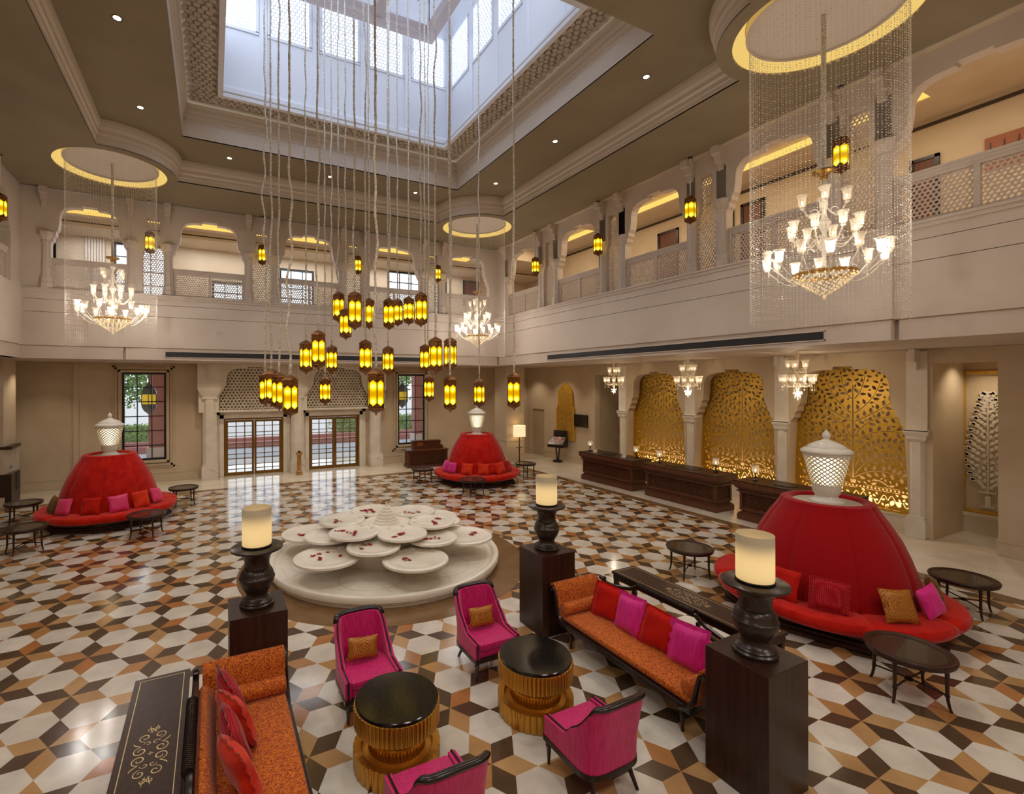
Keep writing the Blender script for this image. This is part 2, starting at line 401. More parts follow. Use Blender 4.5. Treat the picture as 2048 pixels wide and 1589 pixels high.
for x0, x1, y0, y1 in ((12.32, 12.64, -1.6, 19.46), (-6.0, -5.7, -1.6, 19.46), (-5.7, 12.32, 19.14, 19.46)): mb.box(x0, x1, y0, y1, -0.003, 0.0025)
struct(mb.build('floor_border', M['t_brown']))
FC = (3.38, 10.05)
mb = MB(); mb.lathe([(2.98, -0.002), (2.98, 0.004)], 96, (FC[0], FC[1], 0)); struct(mb.build('floor_ring', M['t_brown']))

# ------------------------------------------------------------------ arch outlines
HALF = [(1.0, 0), (0.985, .05), (0.93, .10), (0.925, .17), (0.87, .22), (0.865, .30), (0.81, .36), (0.80, .44), (0.78, .55), (0.775, .68), (0.745, .78), (0.68, .865), (0.58, .915), (0.44, .94), (0.21, .95), (0.21, 1.0)]
def arch(cx, hw, z0, spring, crown, half=HALF, inset=0.0):
    h = crown - spring
    R = [(cx + hw * (a - inset), spring + h * b) for a, b in half]
    L = [(cx - hw * (a - inset), spring + h * b) for a, b in reversed(half)]
    return [(cx - hw, z0), (cx + hw, z0)] + R + L
BOT = [(1.0, 0), (0.98, .1), (0.86, .2), (0.70, .28), (0.64, .36), (0.64, 1.0)]
def bottle(cx, hw, z0, spring, top): return arch(cx, hw, z0, spring, top, BOT)

# ------------------------------------------------------------------ ground floor walls
BW = 21.95
W1 = (-3.08, -1.63, 0.86, 4.25); W2 = (7.98, 9.37, 0.86, 4.25); DR1 = (0.42, 2.72, 0.0, 2.37); DR2 = (3.81, 6.06, 0.0, 2.37)
struct(plate('wall_back', [rect(-8.7, 15.8, -0.1, 4.6)] + [rect(a, b, c, d) for a, b, c, d in (W1, W2)] + [rect(DR1[0], DR1[1], 0.005, DR1[3]), rect(DR2[0], DR2[1], 0.005, DR2[3])], 0.25, M['cream'], BK(BW + 0.125)))
AY = (7.155, 10.305, 13.475); AHW = 1.43
loops = [rect(-6.0, 21.95, -0.05, 4.6), rect(4.22, 5.29, 0.004, 4.26), rect(15.27, 16.75, 0.004, 4.15), rect(20.47, 21.5, 0.004, 2.43)]
RHALF = [(0.93, 0), (0.92, .05), (0.86, .10), (0.855, .17), (0.80, .22), (0.795, .30), (0.745, .36), (0.735, .45), (0.72, .55), (0.715, .70), (0.69, .80), (0.63, .87), (0.53, .92), (0.38, .945), (0.16, .95), (0.16, 1.0)]
for y in AY: loops.append(arch(y, AHW, 0.004, 2.60, 4.24, RHALF))
struct(plate('wall_right', loops, 0.35, M['cream'], RT(15.5 + 0.175)))
mb = MB(); mb.box(17.32, 17.5, 2.5, 17.2, -0.05, 4.6); mb.box(15.85, 17.4, 16.8, 17.0, 0, 4.6); mb.box(15.85, 17.4, 15.02, 15.2, 0, 4.6); mb.box(15.85, 17.4, 5.30, 5.42, 0, 4.6); mb.box(15.85, 17.4, 4.0, 4.18, 0, 4.6); struct(mb.build('wall_niche', M['cream']))
mb = MB(); mb.box(-8.9, -8.7, -6, 22, -0.05, 4.6); struct(mb.build('wall_left', M['cream']))
mb = MB(); mb.box(-9, 17.4, -6.2, -6.0, -0.05, 9.9); struct(mb.build('wall_front', M['cream']))
# square corner piers
for nm, x0, x1 in (('pillar', 12.58, 13.6), ('pillar', -6.83, -5.8)):
    mb = MB(); mb.box(x0, x1, 19.55, 20.6, 0, 4.6); mb.box(x0 - .03, x1 + .03, 19.52, 20.63, 0, 0.3); mb.box(x0 - .03, x1 + .03, 19.52, 20.63, 1.02, 1.1); struct(mb.build(nm, M['cream']))
# pilaster strips, window surrounds, skirting on the back wall
mb = MB(); mb.box(-4.55, -4.40, 21.88, 21.95, 0, 4.6)
for w in (W1, W2):
    for d, p in ((0.30, .03), (0.22, .06), (0.10, .085)):
        for x0, x1, z0, z1 in ((w[0] - d, w[0] - d + .07, w[2] - d, w[3] + d * .85), (w[1] + d - .07, w[1] + d, w[2] - d, w[3] + d * .85), (w[0] - d, w[1] + d, w[3] + d * .85 - .07, w[3] + d * .85), (w[0] - d, w[1] + d, w[2] - d, w[2] - d + .07)):
            mb.box(x0, x1, 21.95 - p, 21.96, z0, z1)
struct(mb.build('trim_1', M['cream']))
mb = MB()
for x0, x1 in ((-8.7, -0.5), (7.1, 15.5)): mb.box(x0, x1, 21.90, 21.96, 0, 0.34); mb.box(x0, x1, 21.885, 21.96, 0.34, 0.38)
struct(mb.build('baseboard_back', M['cream']))
mb = MB()
for y0, y1 in ((2.5, 4.22), (16.75, 20.47), (21.5, 21.95)): mb.box(15.44, 15.51, y0, y1, 0, 0.3); mb.box(15.42, 15.51, y0, y1, 0.3, 0.35)
struct(mb.build('baseboard_right', M['cream']))
mb = MB(); mb.box(17.22, 17.33, 4.2, 5.35, 0, 0.4); mb.box(17.18, 17.33, 4.2, 5.35, 0.4, 0.5)
for i in range(9): mb.lathe([(0.05, 0), (0.05, .03)], 10, (0, 0, 0)) if False else mb.box(17.165, 17.19, 4.25 + i * .12, 4.33 + i * .12, 0.41, 0.48)
struct(mb.build('baseboard_niche', M['marble']))
mb = MB()
for (a, b) in ((5.72, 8.58), (8.88, 11.72), (12.02, 14.93)): mb.box(15.93, 16.4, a - .1, b + .1, 0, 0.37); mb.box(15.91, 16.4, a - .1, b + .1, 0.34, 0.38)
struct(mb.build('baseboard_arcade', M['marble']))

# door portal: columns, arch screen wall, lintel
def ground_column(x, name='column'):
    mb = MB(); o = pi / 8
    def sq(w, d, z): return [(x - w, 21.72 - d, z), (x + w, 21.72 - d, z), (x + w, 21.95, z), (x - w, 21.95, z)]
    mb.box(x - .29, x + .29, 21.42, 21.94, 0, 0.52); mb.box(x - .25, x + .25, 21.46, 21.94, 0.52, 0.6)
    mb.prism([(x - .25, 21.94), (x - .25, 21.6), (x - .13, 21.48), (x + .13, 21.48), (x + .25, 21.6), (x + .25, 21.94)], 0.6, 3.2)
    mb.box(x - .27, x + .27, 21.46, 21.94, 3.2, 3.28)
    mb.bands([sq(.25, .24, 3.28), sq(.29, .26, 3.36), sq(.36, .3, 3.46), sq(.42, .33, 3.56), sq(.43, .34, 3.66)])
    mb.box(x - .43, x + .43, 21.40, 21.94, 3.66, 4.6)
    mb.box(x - .06, x + .06, 21.28, 21.42, 4.18, 4.6); mb.box(x - .05, x + .05, 21.33, 21.42, 3.98, 4.18)
    arc = [(x - .27 + .06 * i, 21.41, 0.25 + 0.22 * (1 - abs(i - 4.5) / 4.5) ** 0.6) for i in range(10)]; mb.tube(arc, 0.014, 5)
    return struct(mb.build(name, M['stone']))
for x in (-0.1, 3.28, 6.77): ground_column(x)
L_ = [rect(-0.5, 7.2, 2.70, 4.6)]
GA = [(1.59, 1.36), (5.03, 1.36)]
for cx, hw in GA: L_.append(arch(cx, hw, 2.74, 3.28, 4.5))
struct(plate('wall_portal', L_, 0.12, M['stone'], BK(21.62)))
for i, (cx, hw) in enumerate(GA):
    mb = jali_mb(arch(cx, hw - 0.01, 2.74, 3.28, 4.5), 0.135, 0.03, hole=0.66); me = mb.mesh('lattice_tympanum', M['stone']); me.transform(BK(21.74))
    tag(obj('lattice_tympanum', me), 'white pierced lattice filling the arch over the brass doors nearer the ' + ('display case' if i == 0 else 'concierge desk'), 'lattice screen', 'lattice screens over the doors')
mb = MB()
for a, b, c, d in (DR1, DR2):
    for e, p in ((0.30, .05), (0.16, .1)):
        mb.box(a - e, a - e + .15, 21.95 - p, 21.96, 0, d + e); mb.box(b + e - .15, b + e, 21.95 - p, 21.96, 0, d + e); mb.box(a - e, b + e, 21.95 - p, 21.96, d + e - .15, d + e)
mb.box(-0.5, 7.2, 21.55, 21.95, 2.66, 2.74); struct(mb.build('trim_2', M['stone']))
# arcade columns on the right wall
for i, y in enumerate((5.58, 8.73, 11.87, 15.08)):
    mb = MB(); x0 = 15.44
    mb.prism([(15.84, y - .15), (15.84, y + .15), (x0 + .07, y + .15), (x0, y + .08), (x0, y - .08), (x0 + .07, y - .15)], 0.5, 2.4)
    mb.box(15.36, 15.84, y - .19, y + .19, 0, 0.45); mb.box(15.39, 15.84, y - .165, y + .165, .45, .52)
    def sq(d, w, z): return [(15.5 - d, y - w, z), (15.84, y - w, z), (15.84, y + w, z), (15.5 - d, y + w, z)]
    mb.bands([sq(.07, .16, 2.36), sq(.09, .19, 2.42), sq(.09, .19, 2.46), sq(.12, .24, 2.56), sq(.12, .245, 2.62)]); mb.box(15.38, 15.84, y - .245, y + .245, 2.60, 2.64)
    mb.box(15.47, 15.52, y - .2, y + .2, 2.64, 4.55); mb.box(15.2, 15.5, y - .06, y + .06, 4.3, 4.6); mb.box(15.32, 15.5, y - .05, y + .05, 4.1, 4.3)
    struct(mb.build('column', M['stone']))

# ------------------------------------------------------------------ slabs, fascias, soffits
GX, GY = 11.55, 18.68      # protruding faces of the balcony on the right and at the back
mb = MB(); mb.box(11.78, 17.4, -6, 22.2, 4.605, 6.62); mb.box(-9, 11.79, 18.9, 22.2, 4.605, 6.62); mb.box(-9, -5.17, -6, 18.85, 4.6, 6.62); struct(mb.build('ceiling_soffit', M['white']))
def fascia(axis, c, a0, a1, name):
    mb = MB(); g = 0.012
    for z0, z1 in ((5.0, 6.03 - g), (6.03, 6.42 - g), (6.42, 6.62)):
        if axis == 'x': mb.box(c, c + .2, a0, a1, z0, z1)
        else: mb.box(a0, a1, c, c + .2, z0, z1)
    for d, z0, z1 in ((0.03, 6.62, 6.70), (0.06, 6.70, 6.75), (-0.05, 4.6, 5.0)):
        if axis == 'x': mb.box(c - d, c + .25, a0 + max(0, -d) * .8, a1 - max(0, -d) * .8, z0, z1)
        else: mb.box(a0 + max(0, -d) * .8, a1 - max(0, -d) * .8, c - d, c + .25, z0, z1)
    return struct(mb.build(name, M['white']))
fascia('x', GX - .05, 4.5, 16.28, 'wall_balcony_right'); fascia('x', GX + .07, -6, 4.5, 'wall_balcony_right_near'); fascia('x', GX + .07, 16.28, 18.8, 'wall_balcony_right_far')
fascia('y', GY - .05, -2.55, 9.3, 'wall_balcony_back'); fascia('y', GY + .07, -5.2, -2.55, 'wall_balcony_back_left'); fascia('y', GY + .07, 9.3, 11.65, 'wall_balcony_back_right')
mb = MB(); mb.box(-5.4, -5.12, -6, 18.8, 5.0, 6.75); mb.box(-5.4, -5.16, -6, 18.8, 4.6, 5.0); struct(mb.build('wall_balcony_left', M['white']))
def vent(axis, c, a0, a1, lab):
    t = thing('air_vent', lab, 'vent', (c, (a0 + a1) / 2, 4.79) if axis == 'x' else ((a0 + a1) / 2, c, 4.79), 0 if axis == 'x' else pi / 2, 'linear air vents')
    L = (a1 - a0) / 2
    mb = MB(); mb.box(-.012, .004, -L, L, -.085, .085); mb.build('grille_back', M['vent'], t)
    mb = MB()
    for z in (-.06, -.03, 0, .03, .06): mb.box(-.02, -.008, -L, L, z - .004, z + .004)
    mb.build('slats', M['vent'], t)
    mb = MB(); w = .02
    for z in (-.105, .085): mb.box(-.03, .004, -L - w, L + w, z, z + w)
    for y in (-L - w, L): mb.box(-.03, .004, y, y + w, -.105, .105)
    mb.build('frame', M['white'], t); return t
vent('x', GX - .0, 5.65, 15.0, 'long dark linear air vent in the balcony beam above the reception counters')
v = vent('y', GY + .0, -1.4, 8.0, 'long dark linear air vent in the balcony beam above the brass entrance doors'); v.rotation_euler = (0, 0, pi / 2)

# ------------------------------------------------------------------ gallery shell
struct(plate('wall_gallery_back', [rect(-9, 15.6, 6.6, 9.9), rect(-3.33, -1.55, 7.1, 9.18), rect(2.6, 4.05, 7.1, 8.8), rect(7.5, 9.3, 7.1, 9.2), rect(0.0, 1.4, 7.1, 8.0), rect(9.9, 10.6, 7.1, 9.2)], 0.2, M['cream'], BK(22.05)))
mb = MB(); mb.box(15.5, 15.7, -6, 22, 6.6, 10.4); struct(mb.build('wall_gallery_right', M['cream']))
mb = MB(); mb.box(-8.9, -8.7, -6, 22, 6.6, 9.9); struct(mb.build('wall_gallery_left', M['cream']))
# flat gallery ceilings with raised light trays
TR = [(13.45, 14.35, 4.9, 14.2), (13.45, 14.35, 15.4, 18.2)]; ZG = 10.15
struct(plate('ceiling_gallery_right', [rect(11.78, 15.5, -6, 18.9)] + [rect(a, b, c, d) for a, b, c, d in TR], 0.04, M['cream'], HZ(ZG)))
TB = (-4.4, 10.8, 19.35, 20.25)
struct(plate('ceiling_gallery_back', [rect(-8.8, 15.5, 18.9, 22.0), rect(*TB)], 0.04, M['cream'], HZ(9.55)))
struct(plate('ceiling_gallery_left', [rect(-8.8, -5.2, -6, 18.9)], 0.04, M['cream'], HZ(9.55)))
mb = MB()
for (a, b, c, d), z in [(q, ZG) for q in TR] + [(TB, 9.55)]: mb.box(a - .1, b + .1, c - .1, d + .1, z + .25, z + .29)
mb.box(11.75, 15.5, 18.86, 18.9, 9.55, 10.2); mb.box(11.5, 11.75, -6, 18.9, 9.80, 10.2)
mb.box(-8.7, 15.4, 20.55, 21.95, 9.25, 9.53); struct(mb.build('ceiling_tray', M['cream']))
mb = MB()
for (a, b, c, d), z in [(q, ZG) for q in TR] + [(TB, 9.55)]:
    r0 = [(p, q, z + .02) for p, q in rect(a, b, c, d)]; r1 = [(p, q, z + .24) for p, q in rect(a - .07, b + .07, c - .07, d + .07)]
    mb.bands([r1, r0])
tag(mb.build('cove_glow', M['cove']), 'glowing cove sides in the gallery ceilings, standing in for hidden strip light', 'light')  # sloped tray sides emit; the cove light is put into their surface
mb = MB(); mb.box(-8.7, 15.4, 20.53, 20.56, 9.36, 9.40); mb.box(15.47, 15.5, -6, 18.9, 9.96, 10.04); struct(mb.build('trim_3', M['slot']))

# upper arcade
BX = [-1.76, 1.61, 5.02, 8.43]; RY = [5.12, 8.49, 11.82, 15.16]
BWD = [(-3.48, 0.98), (-0.075, 1.12), (3.315, 1.12), (6.725, 1.12), (10.12, 1.10)]
RWD = [(0.1, 1.1), (3.45, 1.12), (6.80, 1.11), (10.155, 1.11), (13.49, 1.11), (16.9, 1.1)]
loops = [rect(-5.25, 11.72, 6.7, 9.85)] + [arch(c, w, 6.73, 8.12, 9.42) for c, w in BWD] + [bottle(c, .30, 6.73, 8.0, 9.3) for c in BX]
struct(plate('wall_arcade_back', loops, 0.26, M['white'], BK(GY + .27)))
loops = [rect(-1.2, 18.9, 6.7, 9.85)] + [arch(c, w, 6.73, 8.12, 9.42) for c, w in RWD] + [bottle(c, .29, 6.73, 8.0, 9.3) for c in RY]
struct(plate('wall_arcade_right', loops, 0.26, M['white'], RT(GX + .27)))
struct(plate('wall_arcade_left', [rect(-1.2, 18.9, 6.7, 9.85)] + [arch(c, w, 6.73, 8.12, 9.42) for c, w in RWD] + [bottle(c, .29, 6.73, 8.0, 9.3) for c in RY], 0.26, M['white'], RT(-5.3)))
def col_mesh():
    mb = MB(); o = pi / 8
    mb.lathe([(.13, 0.45), (.115, 1.1), (.115, 1.45)], 8, a0=o)
    mb.lathe([(.19, 0), (.19, .16), (.16, .22), (.17, .32), (.13, .42), (.125, .46)], 8, a0=o)
    mb.lathe([(.115, 1.40), (.14, 1.43), (.14, 1.47), (.125, 1.49), (.16, 1.55), (.21, 1.62), (.22, 1.70), (.22, 1.74)], 8, a0=o)
    mb.box(-.13, .13, -.06, .14, 1.74, 2.6)
    mb.box(-.10, .10, -.36, 0, 2.86, 3.08); mb.box(-.085, .085, -.24, 0, 2.68, 2.86); mb.box(-.07, .07, -.15, 0, 2.5, 2.68)
    return mb.mesh('gallery_column', M['white'])
cm = col_mesh()
bcols = []
for (c, w) in BWD: bcols += [c - w - .13, c + w + .13]
for x in bcols:
    if -4.9 < x < 11.3: o = struct(obj('column', cm)); o.location = (x, GY + .2, 6.75)
for (c, w) in RWD[1:]:
    for y in (c - w - .13, c + w + .13):
        if y < 18.3: o = struct(obj('column', cm)); o.location = (GX + .2, y, 6.75); o.rotation_euler = (0, 0, -pi / 2)

# ------------------------------------------------------------------ main ceiling
TX0, TX1, TY0, TY1 = -2.6, 9.4, 4.75, 16.45
CH = [(9.2, 16.35), (9.2, 4.5), (-2.5, 4.5), (-2.5, 16.35)]   # chandelier centres
RD = 1.58
def trough_outline():
    pts = []
    def arcp(cx, cy, a0, a1, n=22): return [(cx + RD * cos(a0 + (a1 - a0) * i / n), cy + RD * sin(a0 + (a1 - a0) * i / n)) for i in range(n + 1)]
    # counter-clockwise from front-right corner, each corner bitten by the chandelier drum
    for (cx, cy), xe, ye, order in ((CH[1], TX1, TY0, 0), (CH[0], TX1, TY1, 1), (CH[3], TX0, TY1, 2), (CH[2], TX0, TY0, 3)):
        dx = xe - cx; dy = ye - cy
        sx = -1 if xe == TX1 else 1; sy = -1 if ye == TY1 else 1
        pv = (dx, sy * sqrt(RD ** 2 - dx ** 2)); ph = (sx * sqrt(RD ** 2 - dy ** 2), dy)
        av = atan2(pv[1], pv[0]); ah = atan2(ph[1], ph[0])
        a0, a1 = (ah, av) if order in (0, 2) else (av, ah)
        while a1 - a0 > pi: a1 -= 2 * pi
        while a1 - a0 < -pi: a1 += 2 * pi
        pts += arcp(cx, cy, a0, a1)
    return pts
TO = trough_outline()
ZL, ZT, ZR = 9.80, 10.42, 11.30
SKC = (3.42, 10.65); SK = 4.12; RO_, RI = 4.0, 3.16
def sq(h): return rect(SKC[0] - h, SKC[0] + h, SKC[1] - h, SKC[1] + h)
struct(plate('ceiling', [rect(-5.12, 11.45, -6, 18.62), TO] + [circ(x, y, 1.33, 64) for x, y in CH], 0.03, M['tan'], HZ(ZL + .015)))
struct(plate('ceiling_edge', [rect(-5.4, 11.75, -6.0, 18.9), rect(-5.02, 11.33, -5.9, 18.50)], 0.05, M['slot'], HZ(ZL + .09)))
struct(plate('ceiling_trough', [offset(TO, -.25), sq(SK)], 0.03, M['tan'], HZ(ZT + .015)))
def molding(name, base, prof, mat, sgn=1):
    mb = MB(); mb.bands([[(x, y, z) for x, y in offset(base, sgn * d)] for d, z in prof]); return struct(mb.build(name, mat))
molding('trim_4', TO, [(0, ZL - .001), (0, ZL + .14), (.02, ZL + .15), (.02, ZL + .24), (.06, ZL + .28), (.06, ZL + .37), (.10, ZL + .44), (.12, ZL + .54), (.12, ZT)], M['trim'])
molding('trim_5', sq(SK), [(0, ZT - .001), (0, ZT + .44), (.02, ZT + .45), (.02, ZT + .55), (.05, ZT + .58), (.05, ZT + .66), (.09, ZT + .71), (.09, ZT + .80), (.13, ZR)], M['trim'])
def rosette_mat():
    t = NT('carved_lattice_ceiling').bsdf((196, 184, 168), 0.65, 0, 0.2)
    mp = t.coords((1, 1, 1)); v = t.n('ShaderNodeTexVoronoi', feature='DISTANCE_TO_EDGE'); v.inputs['Scale'].default_value = 6.5; t.l(mp, 0, v, 'Vector')
    mr = t.n('ShaderNodeMapRange'); mr.inputs['From Min'].default_value = 0.02; mr.inputs['From Max'].default_value = 0.10; t.l(v, 'Distance', mr, 'Value')
    b = t.n('ShaderNodeBump'); b.inputs['Strength'].default_value = 1.0; b.inputs['Distance'].default_value = 0.09; t.l(mr, 0, b, 'Height'); t.l(b, 0, t.b, 'Normal'); return t.m
M['rosette'] = rosette_mat()
def carved_band(name, outer, inner, z, cell=0.17):
    """pierced carved ceiling band: irregular cells with real gaps in front of a backing board"""
    mb = MB(); xs = [p[0] for p in outer]; ys = [p[1] for p in outer]; r = random.Random(3)
    dx = cell; dy = cell * 0.866; j = 0; y = min(ys)
    P = {}
    def jit(i, j, k):
        key = (i, j, k)
        if key not in P: P[key] = (r.uniform(-.16, .16) * cell, r.uniform(-.16, .16) * cell)
        return P[key]
    while y < max(ys):
        x = min(xs) + (dx / 2 if j % 2 else 0); i = 0
        while x < max(xs):
            if inpoly((x, y), offset(outer, .07)) and not inpoly((x, y), offset(inner, -.19)):
                R = cell / sqrt(3); n = 6; s = r.uniform(.80, .93); a0 = r.uniform(-.25, .25); cx = x + r.uniform(-.012, .012); cy = y + r.uniform(-.012, .012)
                top = [(cx + R * s * r.uniform(.9, 1.08) * cos(pi / 6 + a0 + k * pi / 3), cy + R * s * r.uniform(.9, 1.08) * sin(pi / 6 + a0 + k * pi / 3)) for k in range(n)]
                vs = [(p[0], p[1], z) for p in top] + [(cx + (p[0] - cx) * .9, cy + (p[1] - cy) * .9, z + .05) for p in top]
                vs2 = [(cx + (p[0] - cx) * .86, cy + (p[1] - cy) * .86, z - .012) for p in top]
                mb.add([(p[0], p[1], z + .05) for p in top] + [(p[0], p[1], z) for p in top] + vs2, [(k, (k + 1) % n, n + (k + 1) % n, n + k) for k in range(n)] + [(n + k, n + (k + 1) % n, 2 * n + (k + 1) % n, 2 * n + k) for k in range(n)] + [tuple(2 * n + k for k in range(n))])
            x += dx; i += 1
        y += dy; j += 1
    return struct(mb.build(name, M['carved']))
M['carved'] = simple('carved_plaster', (188, 176, 160), 0.65, 0, 0.2)
carved_band('ceiling_carved', sq(RO_ - .01), sq(RI), ZR + .012, 0.15)
struct(plate('ceiling_carved_back', [sq(RO_ + .2), sq(RI)], 0.03, M['carved'], HZ(ZR + .075)))
molding('trim_6', sq(RI), [(-.12, ZR - .0), (-.12, ZR - .05), (.0, ZR - .05), (.0, ZR + .05), (-.03, ZR + .06), (-.03, ZR + .14), (-.07, ZR + .17), (-.07, ZR + .24), (-.12, ZR + .32), (-.16, ZR + .36), (-.5, ZR + .37)], M['welltrim'])
WH = 3.6; WZ0, WZ1 = 13.42, 15.0
def well():
    wins = [(-3.4 + 1.42 * i, -3.4 + 1.42 * i + 1.08) for i in range(5)]
    n = 0
    for k in range(4):
        lp = [rect(-WH - .1, WH + .1, ZR + .3, 15.9)] + [rect(a, b, WZ0, WZ1) for a, b in wins]
        X = Matrix.Translation((SKC[0], SKC[1], 0)) @ Matrix.Rotation(k * pi / 2, 4, 'Z') @ BK(WH + .08)
        struct(plate('wall_skylight_' + ('back', 'left', 'front', 'right')[k], lp, 0.16, M['welltrim'], X))
        if k in (1, 2): continue
        for j, (a, b) in enumerate(wins):
            n += 1; w = bpy.data.objects.new('window_%d' % (10 + n), None); C.objects.link(w); struct(w)
            Xf = Matrix.Translation((SKC[0], SKC[1], 0)) @ Matrix.Rotation(k * pi / 2, 4, 'Z') @ BK(WH - .01)
            mb = jali_mb(rect(a, b, WZ0, WZ1), 0.115, 0.03, hole=0.78, star=0); me = mb.mesh('window_lattice', M['welltrim']); me.transform(Xf @ Matrix.Translation((0, 0, -.06))); obj('window_lattice', me, w)
            mb = MB(); f = .06
            for x0, x1, z0, z1 in ((a - f, b + f, WZ0 - f, WZ0 + .02), (a - f, b + f, WZ1 - .02, WZ1 + f), (a - f, a + .02, WZ0, WZ1), (b - .02, b + f, WZ0, WZ1)): mb.box(x0, x1, z0, z1, -.03, .03)
            me = mb.mesh('window_frame', M['welltrim']); me.transform(Xf); obj('window_frame', me, w)
        mb = MB()
        for j in range(6):
            u = -3.4 - .17 + 1.42 * j
            mb.box(u - .1, u + .1, ZR + .36, 15.6, -.0, .03)
        me = mb.mesh('trim_7', M['welltrim']); me.transform(Matrix.Translation((SKC[0], SKC[1], 0)) @ Matrix.Rotation(k * pi / 2, 4, 'Z') @ BK(WH)); struct(obj('trim_7', me))
well()
mb = MB(); mb.box(SKC[0] - 3.7, SKC[0] + 3.7, SKC[1] - 3.7, SKC[1] + 3.7, 15.85, 15.95); struct(mb.build('ceiling_skylight', M['welltrim']))
pr = [(0, 15.1), (.04, 15.3), (.14, 15.5), (.32, 15.66), (.6, 15.74), (.75, 15.75)]
mb = MB(); mb.bands([[(x, y, z) for x, y in sq(WH - d)] for d, z in pr]); mb.add([(x, y, 15.75) for x, y in sq(WH - .75)], [(0, 1, 2, 3)]); struct(mb.build('trim_8', M['welltrim']))
# chandelier drums: lit ring recess
for i, (x, y) in enumerate(CH):
    mb = MB(); mb.lathe([(1.33, ZL), (1.33, ZL + .04), (1.36, ZL + .05), (1.36, ZL + .3), (1.10, ZL + .3), (1.12, ZL + .27), (1.12, ZL + .12), (1.09, ZL + .12), (1.09, ZL + .16), (0, ZL + .16)], 72, (x, y, 0), cap=False)
    struct(mb.build('ceiling_drum', M['trim'], None, True))
    mb = MB(); mb.lathe([(1.355, ZL + .06), (1.355, ZL + .29), (1.13, ZL + .29)], 72, (x, y, 0), cap=False)  # recess walls glow by themselves in place of a cove strip
    tag(mb.build('ring_glow', M['coveb'], None, True), 'glowing recess ring standing in for cove light above the ' + ('chandelier by the concierge desk', 'largest chandelier nearest the camera', 'empty corner behind the camera', 'chandelier on the display case side')[i], 'light', 'glowing recess rings')
# ------------------------------------------------------------------ pedestals, bronze vases, candle glasses
def make_pedestal(label):
    t = thing('display_pedestal', label, 'pedestal', group='dark wooden pedestals')
    MB().box(-.305, .305, -.305, .305, 0, 1.21).build('body', M['wood'], t, bev=.004); return t
def make_vase(label):
    t = thing('bronze_vase', label, 'vase', group='dark bronze vases')
    prof = [(.185, 0), (.192, .012), (.192, .03), (.175, .045), (.178, .06), (.16, .078), (.135, .09), (.122, .115), (.122, .15), (.15, .19), (.18, .24), (.193, .29), (.193, .305), (.2, .312), (.2, .33), (.19, .338), (.182, .38), (.16, .42), (.14, .435), (.145, .445), (.14, .455), (.138, .47), (.14, .52), (.155, .57), (.185, .62), (.205, .645)]
    MB().lathe(prof, 48).build('vase_body', M['bronze_d'], t, True)
    MB().lathe([(.19, .64), (.28, .652), (.29, .658), (.29, .675), (.284, .68), (0, .68)], 64).build('dish', M['bronze_d'], t, True); return t
def make_candle(label):
    t = thing('candle_lamp', label, 'lamp', group='frosted candle lamps')
    MB().lathe([(.168, 0), (.17, .004), (.17, .022), (.165, .026), (0, .026)], 48).build('base_ring', M['black'], t, True)
    mb = MB(); mb.lathe([(.16, .026), (.163, .04), (.163, .45), (.161, .455), (.155, .455), (.153, .45), (.153, .05), (0, .05)], 56, cap=False); mb.build('glass_shade', M['candle'], t, True); return t
PEDS = [(.465, 6.115, 'between the left sofa and the fountain'), (4.69, 6.14, 'at the far end of the magenta cushioned sofa'), (4.665, 2.875, 'nearest the camera')]
p0 = make_pedestal('x'); v0 = make_vase('x'); c0 = make_candle('x')
for i, (x, y, wh) in enumerate(PEDS):
    for o, z, pre in ((p0, 0, 'tall dark wooden pedestal '), (v0, 1.212, 'dark bronze vase on the pedestal '), (c0, 1.894, 'glowing frosted candle glass on the vase ')):
        if i == 0: o.location = (x, y, z); o['label'] = pre + wh
        else: dup(o, (x, y, z), 0, pre + wh)

# ------------------------------------------------------------------ drum coffee tables
def make_drum(label):
    t = thing('drum_table', label, 'coffee table', group='gold drum coffee tables'); n = 56
    fl = lambda amp: (lambda a, j: 1 + amp * (abs(cos(n * a / 2)) ** .7 - .6))
    MB().lathe([(.41, .615), (.415, .62), (.415, .645), (.408, .652), (0, .652)], 72).build('granite_top', M['granite'], t, True)
    MB().lathe([(.40, .62), (.425, .615), (.425, .43), (.42, .42), (.30, .415)], 336, rf=fl(.03), cap=False).build('upper_drum', M['goldtable'], t, True)
    mb = MB(); mb.lathe([(.315, .43), (.315, .335)], 280, rf=lambda a, j: 1 + .04 * (abs(cos(25 * a)) ** .7 - .6), cap=False); mb.lathe([(.30, .34), (.322, .335), (.322, .315), (.30, .31)], 64, cap=False); mb.lathe([(.285, .32), (.285, .17)], 280, rf=lambda a, j: 1 + .04 * (abs(cos(25 * a)) ** .7 - .6), cap=False); mb.build('fluted_stem', M['goldtable'], t, True)
    mb = MB(); mb.lathe([(.27, .19), (.33, .165), (.345, .165)], 72, cap=False); mb.lathe([(.345, .165), (.36, .2)], 72, cap=False)
    mb.lathe([(.36, .2), (.43, .205), (.43, .012), (.42, 0)], 288, rf=lambda a, j: 1 + (.035 * (abs(cos(18 * a)) ** .7 - .6) if j else 0), cap=False); mb.build('base', M['goldtable'], t, True); return t
d0 = make_drum('round gold fluted table with black granite top before the left pink chair'); d0.location = (1.66, 4.62, 0)
d0['label'] = 'gold fluted drum table with granite top between the pair of chairs nearer the left sofa'
dup(d0, (3.36, 4.62, 0), .03, 'gold fluted drum table with granite top between the pair of chairs nearer the cushioned sofa')

